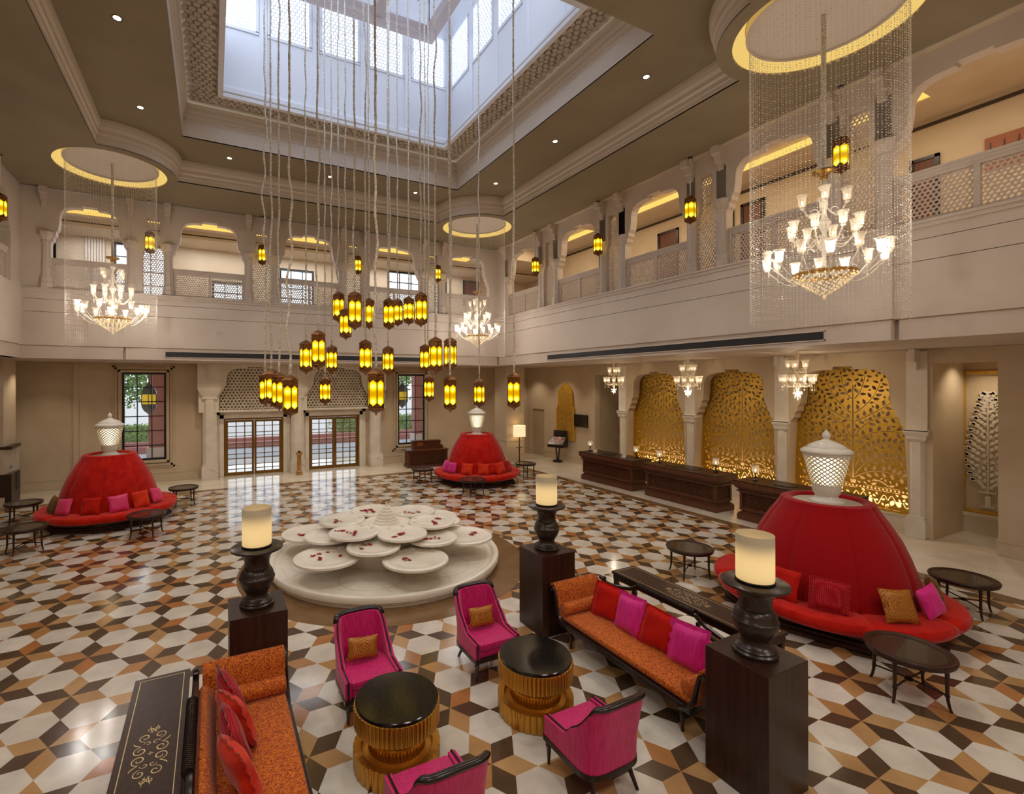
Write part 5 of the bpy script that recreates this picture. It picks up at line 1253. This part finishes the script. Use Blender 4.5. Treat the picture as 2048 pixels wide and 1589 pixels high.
# ------------------------------------------------------------------ gold tree panels
def leaf(x, y, a, L, w=.42):
    pts = []
    for u, v in ((0, 0), (.12, .5), (.35, .92), (.55, .95), (.78, .6), (1.0, 0), (.78, -.5), (.5, -.8), (.25, -.7), (.08, -.35)):
        X_, Y_ = (u - .0) * L, v * L * w / 1; pts.append((x + X_ * cos(a) - Y_ * sin(a), y + X_ * sin(a) + Y_ * cos(a)))
    return pts
def strip(pts, w0, w1):
    n = len(pts); l = []; r = []
    for i, p in enumerate(pts):
        q0, q1 = pts[max(i - 1, 0)], pts[min(i + 1, n - 1)]; dx, dy = q1[0] - q0[0], q1[1] - q0[1]; k = hypot(dx, dy); w = (w0 + (w1 - w0) * i / (n - 1)) / 2
        l.append((p[0] - dy / k * w, p[1] + dx / k * w)); r.append((p[0] + dy / k * w, p[1] - dx / k * w))
    return l + r[::-1]
def bez(p0, p1, p2, n=26): return [((1 - t) ** 2 * p0[0] + 2 * t * (1 - t) * p1[0] + t * t * p2[0], (1 - t) ** 2 * p0[1] + 2 * t * (1 - t) * p1[1] + t * t * p2[1]) for t in [i / n for i in range(n + 1)]]
class Holes:
    def __init__(s): s.loops = []; s.c = {}
    def key(s, x, y): return (int(x // .1), int(y // .1))
    def free(s, cs):
        for x, y, r in cs:
            kx, ky = s.key(x, y)
            for i in range(kx - 2, kx + 3):
                for j in range(ky - 2, ky + 3):
                    for (a, b, q) in s.c.get((i, j), ()):
                        if (a - x) ** 2 + (b - y) ** 2 < (r + q + .006) ** 2: return False
        return True
    def put(s, poly, cs, force=False):
        if not force and not s.free(cs): return False
        s.loops.append(poly)
        for c in cs: s.c.setdefault(s.key(c[0], c[1]), []).append(c)
        return True
    def leafat(s, x, y, a, L, w=.36):
        p = leaf(x, y, a, L, w); cs = [(x + L * u * cos(a), y + L * u * sin(a), L * q) for u, q in ((.12, .13), (.35, .30), (.58, .32), (.8, .2), (.97, .05))]
        return s.put(p, cs)
def tree_holes(inside, zb=.40, sc_=1.0, dense=True, seed=2):
    h = Holes(); r = random.Random(seed)
    def ln(pts, w0, w1): 
        cs = [(p[0], p[1], (w0 + (w1 - w0) * i / len(pts)) / 2) for i, p in enumerate(pts)]
        h.put(strip(pts, w0, w1), cs, True)
    tr = [(0, 1.14 + .1 * i) for i in range(27)]; ln(tr, .055, .02)
    h.put([(-.075, 1.10), (-.055, 1.0), (.055, 1.0), (.075, 1.10)], [(0, 1.05, .06), (-.05, 1.07, .03), (.05, 1.07, .03)], True)
    BR = [((.05, 1.16), (.55, 1.62), (1.28, 1.22)), ((.05, 1.24), (.45, 2.05), (1.30, 1.66)), ((.05, 1.45), (.40, 2.45), (1.27, 2.08)), ((.05, 2.12), (.45, 2.62), (1.2, 2.46)), ((.05, 2.30), (.38, 2.98), (1.05, 2.86)), ((.05, 2.72), (.55, 2.98), (1.0, 3.40)), ((.045, 2.95), (.45, 3.25), (.62, 3.78)), ((.04, 3.35), (.22, 3.55), (.28, 3.98))]
    brs = []
    for b in BR:
        for s in (-1, 1):
            pts = bez(*[(s * p[0], p[1]) for p in b]); brs.append(pts); ln(pts, .026, .012)
    for pts in brs:
        x, y = pts[-1]; a = atan2(pts[-1][1] - pts[-3][1], pts[-1][0] - pts[-3][0])
        for k in range(7): aa = a + (k - 3) * .52; h.leafat(x + .035 * cos(aa), y + .035 * sin(aa), aa, .115 if k % 2 else .14, .26)
    for pts in brs:
        acc = 0; side = 1
        for i in range(1, len(pts)):
            acc += hypot(pts[i][0] - pts[i - 1][0], pts[i][1] - pts[i - 1][1])
            if acc > .082:
                acc = 0; d = atan2(pts[i][1] - pts[i - 1][1], pts[i][0] - pts[i - 1][0])
                for sd in (-1, 1):
                    a = d + sd * 1.05; h.leafat(pts[i][0] + .024 * cos(d + sd * pi / 2), pts[i][1] + .024 * sin(d + sd * pi / 2), a, .155, .30)
    for i in range(30):
        z = 1.5 + i * .09
        for s in (-1, 1): h.leafat(s * .035, z, pi / 2 - s * 1.0, .14, .29)
    # birds
    for s in (-1, 1):
        B = [(.42, 1.10), (.47, 1.135), (.52, 1.12), (.58, 1.14), (.66, 1.10), (.78, 1.02), (.80, 1.035), (.70, 1.12), (.60, 1.175), (.53, 1.165), (.49, 1.19), (.45, 1.17)]
        h.put([(s * x, y) for x, y in B], [(s * x, y, .035) for x, y in ((.47, 1.15), (.55, 1.15), (.63, 1.13), (.72, 1.07))])
    # border band
    for i in range(-16, 17):
        x = i * .084; h.put(circ(x, .935, .028, 10), [(x, .935, .029)])
    for zz in (.985, .885, .435):
        for i in range(-7, 8): h.put(rect(i * .19 - .085, i * .19 + .085, zz - .007, zz + .007), [(i * .19 + q, zz, .012) for q in (-.08, -.04, 0, .04, .08)])
    for i in range(-4, 5):
        pts = [(i * .31 - .15 + .3 * j / 14, .66 + .13 * sin(pi * 2 * j / 14 + (i % 2) * pi)) for j in range(15)]; ln(pts, .02, .02)
    for j in range(900):
        x = r.uniform(-1.38, 1.38); z = r.uniform(.45, .87); h.leafat(x, z, r.uniform(0, 6.28), r.choice((.16, .14, .11, .085)), .34)
    for j in range(5200 if dense else 1500):
        x = r.uniform(-1.38, 1.38); z = r.uniform(1.02, 4.2); h.leafat(x, z, pi / 2 + r.uniform(-1.3, 1.3), r.choice((.15, .135, .115, .09)), .30)
    return h.loops
def gold_mesh():
    loops = tree_holes(None); out = rect(-1.43, 1.43, .375, 4.32)
    lp = [out] + [l for l in loops if all(-1.40 < p[0] < 1.40 and .40 < p[1] < 4.28 for p in l)]
    return plate_mesh('cutout_sheet', lp, .015, M['gold'])
GM = gold_mesh(); GM.transform(RT(0))
for y, l in zip(AY, ('nearest gold sheet panel with cut-out tree, behind the nearest ottoman', 'middle gold sheet panel with cut-out tree, behind the middle reception counter', 'farthest gold sheet panel with cut-out tree, behind the farthest reception counter')):
    t = thing('gold_tree_panel', l, 'wall panel', (16.06, y, 0), 0, 'gold tree panels'); o = obj('cutout_sheet', GM, t)
    mb = MB(); mb.box(.30, .32, -1.44, 1.44, .38, 4.5); mb.build('backing_board', M['cream'], t)
    mb = MB()
    for s in (-1, 1): mb.box(-.2, .3, s * 1.43 - (.0 if s > 0 else .02), s * 1.43 + (.02 if s > 0 else .0), .375, 4.5)
    mb.box(-.2, .3, -1.44, 1.44, 4.33, 4.4); mb.build('gold_reveal', M['gold'], t)
    mb = MB(); mb.box(-.03, .02, -1.43, 1.43, .375, .40); mb.build('bottom_edge', M['gold'], t)
# small gold niche panel
GN = [(-.62, 1.05), (.62, 1.05), (.62, 2.55), (.54, 2.66), (.50, 2.75), (.50, 3.2), (.46, 3.38), (.36, 3.54), (.2, 3.66), (0, 3.80), (-.2, 3.66), (-.36, 3.54), (-.46, 3.38), (-.50, 3.2), (-.50, 2.75), (-.54, 2.66), (-.62, 2.55)]
hs = tree_holes(None, seed=4, dense=False); inner = offset(GN, .07)
sm = []
for l in hs:
    q = [(p[0] * .42, 1.05 + (p[1] - .38) * .69) for p in l]
    if all(inpoly(p, inner) for p in q): sm.append(q)
t = thing('gold_niche_panel', 'small ogee topped gold cut-out panel on the wall behind the card kiosk', 'wall panel', (15.43, 18.7, 0))
me = plate_mesh('cutout_sheet', [GN] + sm, .012, M['gold'], RT(0)); obj('cutout_sheet', me, t)
me = plate_mesh('frame', [offset(GN, -.035), offset(GN, .03)], .09, M['gold'], RT(.015)); obj('frame', me, t)
me = plate_mesh('backing_board', [offset(GN, .02)], .01, M['cream'], RT(.055)); obj('backing_board', me, t)
t = thing('wall_screen', 'black flat television screen on the wall beside the small gold panel', 'television', (15.44, 17.62, 2.03)); mb = MB(); mb.box(-.02, .05, -.45, .45, -.29, .29); mb.build('body', M['black'], t); mb = MB(); mb.box(-.024, -.02, -.43, .43, -.27, .27); mb.build('display', M['screen'], t)
# niche relief and gold frame
t = thing('relief_panel', 'white carved flowering plant relief in a gold frame inside the right niche', 'wall panel', (17.31, 4.55, 0))
mb = MB(); a, b = .83, -2.0
for x0, x1, z0, z1 in ((a - .1, a, .5, 4.08), (-1.2, a, 4.0, 4.09), (-1.2, a, .5, .58)): mb.box(-.05, .01, x0, x1, z0, z1); mb.box(-.07, .01, (x0 + x1) / 2 - .02 if x1 - x0 < .2 else x0, (x0 + x1) / 2 + .02 if x1 - x0 < .2 else x1, z0 if x1 - x0 < .2 else (z0 + z1) / 2 - .015, z1 if x1 - x0 < .2 else (z0 + z1) / 2 + .015)
mb.build('gold_frame', M['gold'], t)
mb = MB(); r = random.Random(9); cy = .33
def blob(u, v, a, L, w, th=.022):
    p = leaf(u, v, a, L, w); n = len(p); mb.add([(-.0, x, z) for x, z in p] + [(-th, u + (x - u) * .75 + .12 * L * cos(a), v + (z - v) * .75 + .12 * L * sin(a)) for x, z in p], [tuple(range(n, 2 * n))] + [(i, (i + 1) % n, n + (i + 1) % n, n + i) for i in range(n)])
mb.tube([(-.02, cy, .75 + .1 * i) for i in range(28)], .014, 6)
for i in range(15):
    z = 1.2 + i * .155; w = .40 * (1 - (i / 15) ** 1.5) + .05 if i > 2 else .25 + .06 * i
    for s in (-1, 1):
        pts = bez((cy, z - .1), (cy + s * w * .5, z + .02), (cy + s * w, z + .12), 8); mb.tube([(-.018, p[0], p[1]) for p in pts], .006, 5)
        for q in range(1, 8, 2): blob(pts[q][0], pts[q][1], pi / 2 + s * -.5 + r.uniform(-.5, .5), .12, .4)
        for k in range(5): blob(pts[-1][0], pts[-1][1], .2 + k * .68, .085, .35)
for k in range(6): blob(cy, 3.48, k * 1.05, .10, .4)
mb.prism([(cy - .05, -.02)] * 0 + [], 0, 0) if False else None
mb.box(-.03, .0, cy - .12, cy + .12, .66, .70); mb.box(-.035, 0, cy - .05, cy + .05, .70, .95); mb.box(-.04, 0, cy - .15, cy + .15, 1.02, 1.06)
mb.build('plant_relief', M['stone'], t)
# patterned pale door, dark door leaf, plaque in the right wall
d = bpy.data.objects.new('door_3', None); C.objects.link(d); struct(d); d.location = (15.56, 20.985, 0)
me = jali_mb(rect(-.5, .5, .05, 2.38), .075, .02, hole=.7).mesh('carved_panel', M['cream']); me.transform(RT(0)); obj('carved_panel', me, d); mb = MB(); mb.box(.012, .05, -.515, .515, .005, 2.43); mb.build('door_leaf', M['cream'], d)
d = bpy.data.objects.new('door_4', None); C.objects.link(d); struct(d); mb = MB(); mb.box(16.55, 16.62, 15.25, 15.95, 0, 2.55); mb.build('door_leaf', M['wood'], d)
o = MB().box(16.98 - .45, 17.0 - .45, 16.15, 16.62, 1.45, 1.85).build('wall_plaque', M['wood3']); o.location = (.30, -.0, 0); tag(o, 'small orange brown wooden plaque on the recess wall beside the dark door', 'plaque')
t = thing('framed_picture', 'tall dark framed picture partly hidden behind the square pier', 'picture', (14.75, 21.93, 0)); mb = MB(); [mb.box(*q) for q in ((-.42, .42, -.04, .02, 1.5, 1.58), (-.42, .42, -.04, .02, 3.12, 3.2), (-.42, -.34, -.04, .02, 1.5, 3.2), (.34, .42, -.04, .02, 1.5, 3.2))]; mb.build('frame', M['ebony'], t); MB().box(-.35, .35, -.02, 0, 1.55, 3.15).build('picture', M['wood3'], t)

# ------------------------------------------------------------------ windows and doors at the back
def window(n, w, cols, rows, y=22.06, mat='iron'):
    t = bpy.data.objects.new('window_%d' % n, None); C.objects.link(t); struct(t); t.location = ((w[0] + w[1]) / 2, y, w[2]); W = (w[1] - w[0]) / 2; Hh = w[3] - w[2]
    mb = MB(); f = .075; [mb.box(*q) for q in ((-W, W, -.08, .06, 0, f), (-W, W, -.08, .06, Hh - f, Hh), (-W, -W + f, -.08, .06, f, Hh - f), (W - f, W, -.08, .06, f, Hh - f))]; mb.build('window_frame', M[mat], t)
    mb = MB()
    for i in range(1, cols): x = -W + 2 * W * i / cols; mb.box(x - .016, x + .016, -.04, .03, f, Hh - f)
    for j in range(1, rows): z = Hh * j / rows; mb.box(-W + f, W - f, -.04, .03, z - .016, z + .016)
    mb.build('glazing_bars', M[mat], t)
    MB().box(-W + f, W - f, -.004, .004, f, Hh - f).build('window_pane', M['pane'], t); return t
M['pane'] = NT('window_glass').bsdf((240, 246, 250), 0.02, 0, 0.5, Alpha=0.08).m
window(1, W1, 3, 6); window(2, W2, 3, 6)
for n, w in ((3, (-3.33, -1.55, 7.1, 9.18)), (4, (2.6, 4.05, 7.1, 8.8)), (5, (7.5, 9.3, 7.1, 9.2)), (6, (0.0, 1.4, 7.1, 8.0)), (7, (9.9, 10.6, 7.1, 9.2))): window(n, w, 3, 4 if n != 6 else 2, 22.05)
def brass_door(n, d):
    t = bpy.data.objects.new('door_%d' % n, None); C.objects.link(t); struct(t); t.location = ((d[0] + d[1]) / 2, 21.99, 0.006); W = (d[1] - d[0]) / 2; Hh = d[3] - .01
    mb = MB(); [mb.box(*q) for q in ((-W, -W + .06, -.06, .06, 0, Hh), (W - .06, W, -.06, .06, 0, Hh), (-W + .06, W - .06, -.06, .06, Hh - .06, Hh))]; mb.build('door_frame', M['doorbrass'], t)
    for s in (-1, 1):
        x0, x1 = (.005, W - .062) if s > 0 else (-W + .062, -.005)
        mb = MB(); st = .085; [mb.box(*q) for q in ((x0, x0 + st, -.03, .03, 0.005, Hh - .07), (x1 - st, x1, -.03, .03, 0.005, Hh - .07), (x0 + st, x1 - st, -.03, .03, 0.005, .13), (x0 + st, x1 - st, -.03, .03, Hh - .16, Hh - .07))]
        for u in (.34, .70): x = x0 + st + (x1 - x0 - 2 * st) * u; mb.box(x - .018, x + .018, -.025, .025, .13, Hh - .16)
        for v in (.06, .145, .275, .36, .50, .575, .72, .79, .92): z = .13 + (Hh - .29) * v; mb.box(x0 + st, x1 - st, -.025, .025, z - .014, z + .014)
        mb.build('door_leaf', M['doorbrass'], t)
        MB().box(x0 + st, x1 - st, -.004, .004, .13, Hh - .16).build('door_glass', M['pane'], t)
        hx = x0 + .045 if s > 0 else x1 - .045; MB().tube([(hx, -.03, .95), (hx, -.07, .97), (hx, -.07, 1.35), (hx, -.03, 1.37)], .012, 8).build('door_handle', M['brass'], t, True)
brass_door(1, DR1); brass_door(2, DR2)

# ------------------------------------------------------------------ outside the windows
M['road'] = simple('pale_concrete_paving', (176, 172, 168), .8)
mb = MB(); mb.box(-60, 70, 22.2, 120, -.3, -.02); struct(mb.build('ground_outside', M['road']))
mb = MB(); mb.box(-30, 40, 31, 31.5, -.02, .35); mb.box(-30, 40, 31.5, 32, -.02, .55); struct(mb.build('kerb_outside', simple('red_painted_kerb', (150, 86, 82), .8)))
mb = MB(); mb.box(-30, 40, 26.8, 31, -.02, -.0); struct(mb.build('road_outside', simple('grey_road', (140, 142, 146), .8)))
for i, (x, l) in enumerate(((-2.2, 'brick pillar outside the tall window nearer the display case'), (10.9, 'brick pillar outside the tall window above the concierge desk'))):
    t = thing('brick_pillar', l, 'pillar', (x, 26.2, 0), 0, 'brick pillars outside'); mb = MB(); mb.box(-.42, .42, -.3, .3, .9, 5.6); mb.build('shaft', M['brick'], t); mb = MB(); mb.box(-.5, .5, -.38, .38, -.02, .9); mb.build('plinth', simple('pink_stone_plinth', (184, 164, 156), .8), t)
def bush(loc, sx, sy, sz, label, n, seed, cat='hedge', name='clipped_hedge'):
    r = random.Random(seed); mb = MB()
    for i in range(n):
        x, y, z = r.uniform(-sx, sx), r.uniform(-sy, sy), r.uniform(0.05, sz); s = r.uniform(.05, .12); a = r.uniform(0, 6.28); b = r.uniform(-.8, .8)
        d = Vector((cos(a) * cos(b), sin(a) * cos(b), sin(b))) * s; e = Vector((-sin(a), cos(a), r.uniform(-.4, .4))) * s * .5; p = Vector((x, y, z))
        mb.add([p - d, p + e, p + d, p - e], [(0, 1, 2, 3)])
    mb.box(-sx * .93, sx * .93, -sy * .85, sy * .85, 0, sz * .93); o = mb.build(name, M['leaf']); o.location = loc; return tag(o, label, cat)
bush((-6.0, 33.2, 0.0), 6, .7, 1.5, 'clipped green hedge beyond the road, seen through the tall window nearer the display case', 5000, 1)
bush((14.0, 33.2, 0.0), 7, .7, 1.6, 'clipped green hedge beyond the road, seen through the window above the concierge desk', 5000, 2)
def tree(x, y, h, label, seed):
    r = random.Random(seed); t = thing('garden_tree', label, 'tree', (x, y, 0), 0, 'trees beyond the road'); MB().tube([(0, 0, -.02), (.1, 0, h * .4), (0, .1, h * .8)], [.2, .15, .06], 8).build('trunk', M['wood2'], t, True)
    mb = MB()
    for i in range(3500):
        a, b = r.uniform(0, 6.28), r.uniform(-1.3, 1.4); q = h * .42 * r.uniform(.4, 1) * (1 + .25 * sin(3 * a + 2 * b)); p = Vector((q * cos(a) * cos(b), q * sin(a) * cos(b), h * .68 + q * .75 * sin(b))); s = r.uniform(.09, .2)
        d = Vector((r.gauss(0, 1), r.gauss(0, 1), r.gauss(0, 1))).normalized() * s; e = d.cross(Vector((r.gauss(0, 1), r.gauss(0, 1), 1))).normalized() * s * .5; mb.add([p - d, p + e, p + d, p - e], [(0, 1, 2, 3)])
    mb.build('foliage', M['leaf'], t)
tree(-5.5, 38, 7, 'leafy tree beyond the hedge, left window', 3); tree(-1.5, 44, 8, 'taller leafy tree beyond the hedge behind the brick pillar', 4); tree(13.0, 38, 7.5, 'leafy tree beyond the road seen through the window above the concierge desk', 5)
def outlamp(x, label):
    t = thing('outdoor_lantern', label, 'lantern', (x, 23.4, 2.52), 0, 'dark lanterns hung outside the windows')
    def hx(r, z): return [(r * cos(pi / 6 + k * pi / 3), r * sin(pi / 6 + k * pi / 3), z) for k in range(6)]
    MB().bands([hx(.01, 0), hx(.05, .06), hx(.2, .18), hx(.29, .34), hx(.30, .46)]).build('lower_cage', M['iron'], t)
    MB().bands([hx(.29, .46), hx(.29, .86)]).build('yellow_glass', M['ylw'], t)
    mb = MB(); mb.bands([hx(.30, .86), hx(.29, .98), hx(.2, 1.15), hx(.06, 1.28), hx(.02, 1.42)])
    for k in range(6): p = hx(.30, 0)[k]; mb.bar((p[0], p[1], .44), (p[0], p[1], .88), .025)
    mb.build('upper_cage', M['iron'], t); MB().tube([(0, 0, 1.4), (0, 0, 3.4)], .012, 6).build('chain', M['iron'], t)
M['ylw'] = NT('yellow_glass').bsdf((226, 190, 20), .3, 0, .5, Emission_Color=lin((230, 190, 10)), Emission_Strength=.35).m
outlamp(-2.34, 'dark lantern with yellow glass outside the tall window nearer the display case'); outlamp(8.73, 'dark lantern with yellow glass outside the window above the concierge desk')
mb = MB(); mb.box(-9, 16, 22.2, 25.5, 5.6, 5.9); struct(mb.build('roof_porch', M['cream']))
# ------------------------------------------------------------------ upper gallery fittings
t = thing('gallery_screen', 'large black screen on the back gallery wall at the left corner', 'television', (-5.54, 21.93, 8.6)); mb = MB(); mb.box(-.5, .5, -.05, .01, -.55, .55); mb.build('body', M['screen'], t)
t = thing('vertical_blind', 'white vertical slat blind in the back gallery beside the left window', 'blind', (-3.88, 21.9, 7.0)); mb = MB(); [mb.box(-.3 + i * .087, -.3 + i * .087 + .065, -.03, .0, 0, 2.25) for i in range(7)]; mb.build('slats', M['trim'], t)
t = thing('gallery_picture', 'dark square picture on the back gallery wall in the right corner', 'picture', (11.95, 21.92, 8.45)); MB().box(-.45, .45, -.04, .02, -.64, .64).build('frame', M['ebony'], t); MB().box(-.36, .36, -.05, -.04, -.55, .55).build('picture', simple('dark_red_print', (84, 30, 26), .5), t)
for i, (a, b, zt) in enumerate(((12.32, 13.24, 9.56), (10.2, 10.6, 9.6), (9.2, 9.96, 9.6), (5.15, 5.7, 9.25), (7.0, 7.6, 9.5), (15.6, 16.4, 9.5))):
    d = bpy.data.objects.new('door_%d' % (5 + i), None); C.objects.link(d); struct(d); d.location = (15.49, (a + b) / 2, 6.62); W = (b - a) / 2
    mb = MB(); [mb.box(-.05, .01, *q) for q in ((-W, -W + .08, 0, zt - 6.62), (W - .08, W, 0, zt - 6.62), (-W, W, zt - 6.7, zt - 6.62))]; mb.build('door_frame', M['ebony'], d); MB().box(-.02, .01, -W + .08, W - .08, 0, zt - 6.7).build('door_leaf', M['wood2'], d)
t = thing('gallery_painting', 'brown painting with dark branches on the right gallery wall at the photo edge', 'picture', (15.47, 3.9, 8.9)); MB().box(-.02, .02, -.5, .5, -.4, .32).build('canvas', M['wood3'], t); mb = MB(); [mb.tube([(-.025, -.3 + i * .2, -.2), (-.03, -.2 + i * .2, .0), (-.03, -.24 + i * .22, .2)], .012, 5) for i in range(4)]; mb.build('branches', M['ebony'], t)
# ------------------------------------------------------------------ lights
w = bpy.data.worlds.new('sky'); sc.world = w; w.use_nodes = True
bg = w.node_tree.nodes['Background']; bg.inputs[0].default_value = (0.80, 0.90, 1.0, 1); bg.inputs[1].default_value = 2.0
def lamp(kind, name, loc, power, col=(1, 0.83, 0.62), size=0.15, rot=(0, 0, 0), size_y=None, angle=None, blend=0.6):
    l = bpy.data.lights.new(name, kind); l.energy = power; l.color = col
    if kind == 'AREA':
        l.size = size
        if size_y: l.shape = 'RECTANGLE'; l.size_y = size_y
    else: l.shadow_soft_size = size
    if kind == 'SPOT': l.spot_size = radians(angle or 100); l.spot_blend = blend
    o = bpy.data.objects.new(name, l); C.objects.link(o); o.location = loc; o.rotation_euler = rot; return o
WARM = (1.0, 0.82, 0.60); NEUT = (1.0, 0.92, 0.83); DAY = (0.60, 0.75, 1.0)
# daylight through the skylight's windows
for k in range(4):
    a = k * pi / 2; R = Matrix.Rotation(a, 4, 'Z')
    p = Vector((SKC[0], SKC[1], 14.4)) + (R @ Vector((0, WH + 0.75, 0)))
    o = lamp('AREA', 'skylight_daylight', p, 260, DAY, 7.4, (0, 0, 0), 2.2)
    o.rotation_euler = (radians(-90), 0, a)
    o.matrix_world = Matrix.Translation(p) @ R @ Matrix.Rotation(radians(-90), 4, 'X')
for i, (x, y) in enumerate(CH):
    for k in range(7): a = .1 + 2 * pi * (2 * k) / 14; lamp('POINT', 'chandelier_light', (x + .82 * cos(a), y + .82 * sin(a), TIP + .72), 18, NEUT, 0.01)
DL = [(-1.53, 10.5), (-1.53, 13.65), (0.46, 15.58), (3.39, 15.58), (6.32, 15.58), (8.42, 13.7), (8.42, 10.6), (8.42, 7.5), (-1.53, 7.5), (0.46, 5.4), (3.39, 5.4), (6.32, 5.4)]
for x, y in DL: lamp('SPOT', 'downlight_beam', (x, y, ZT - .08), 230, NEUT, 0.08, (0, 0, 0), angle=95, blend=0.7)
for x in (-5.2, -2.3, -0.1, 1.57, 3.3, 5.0, 6.8, 8.7, 11.2): lamp('SPOT', 'soffit_beam', (x, 20.4, 4.59), 60, WARM, 0.012, (0, 0, 0), angle=110, blend=0.8)
for y in (20.9, 18.7, 16.0, 13.47, 10.3, 7.15, 4.75): lamp('SPOT', 'soffit_beam', (14.6 if y > 5 else 16.6, y, 4.59 if y > 5 else 4.58), 70, WARM, 0.012, (0, 0, 0), angle=110, blend=0.8)
for y in (7.5, 10.9, 14.2): lamp('POINT', 'small_chandelier_light', (14.12, y, 3.48), 32, WARM, 0.02)
for y in AY: lamp('AREA', 'panel_uplight', (16.2, y, 0.45), 24, (1.0, 0.76, 0.42), 2.5, (0, radians(180), radians(90)), 0.12)
for y in (1, 5, 9, 13, 17): lamp('AREA', 'gallery_light', (13.0, y, 10.1), 60, WARM, 1.0, (0, 0, 0), 2.5)
for x in (-3.5, 0, 3.4, 6.8, 10.2): lamp('AREA', 'gallery_light', (x, 20.9, 9.2), 40, (.95, .95, 1.0), 2.4, (0, 0, 0), 0.8)
for x in (-2, 3.4, 9): lamp('AREA', 'added_hall_fill', (x, -2.5, 9.7), 150, NEUT, 2.0, (0, 0, 0), 2.0)  # added ambient fill, unseen behind the camera
sc.cycles.max_bounces = 8; sc.cycles.diffuse_bounces = 4; sc.cycles.glossy_bounces = 4; sc.cycles.transmission_bounces = 4; sc.cycles.transparent_max_bounces = 16
sc.cycles.caustics_reflective = False; sc.cycles.caustics_refractive = False; sc.cycles.sample_clamp_indirect = 6.0
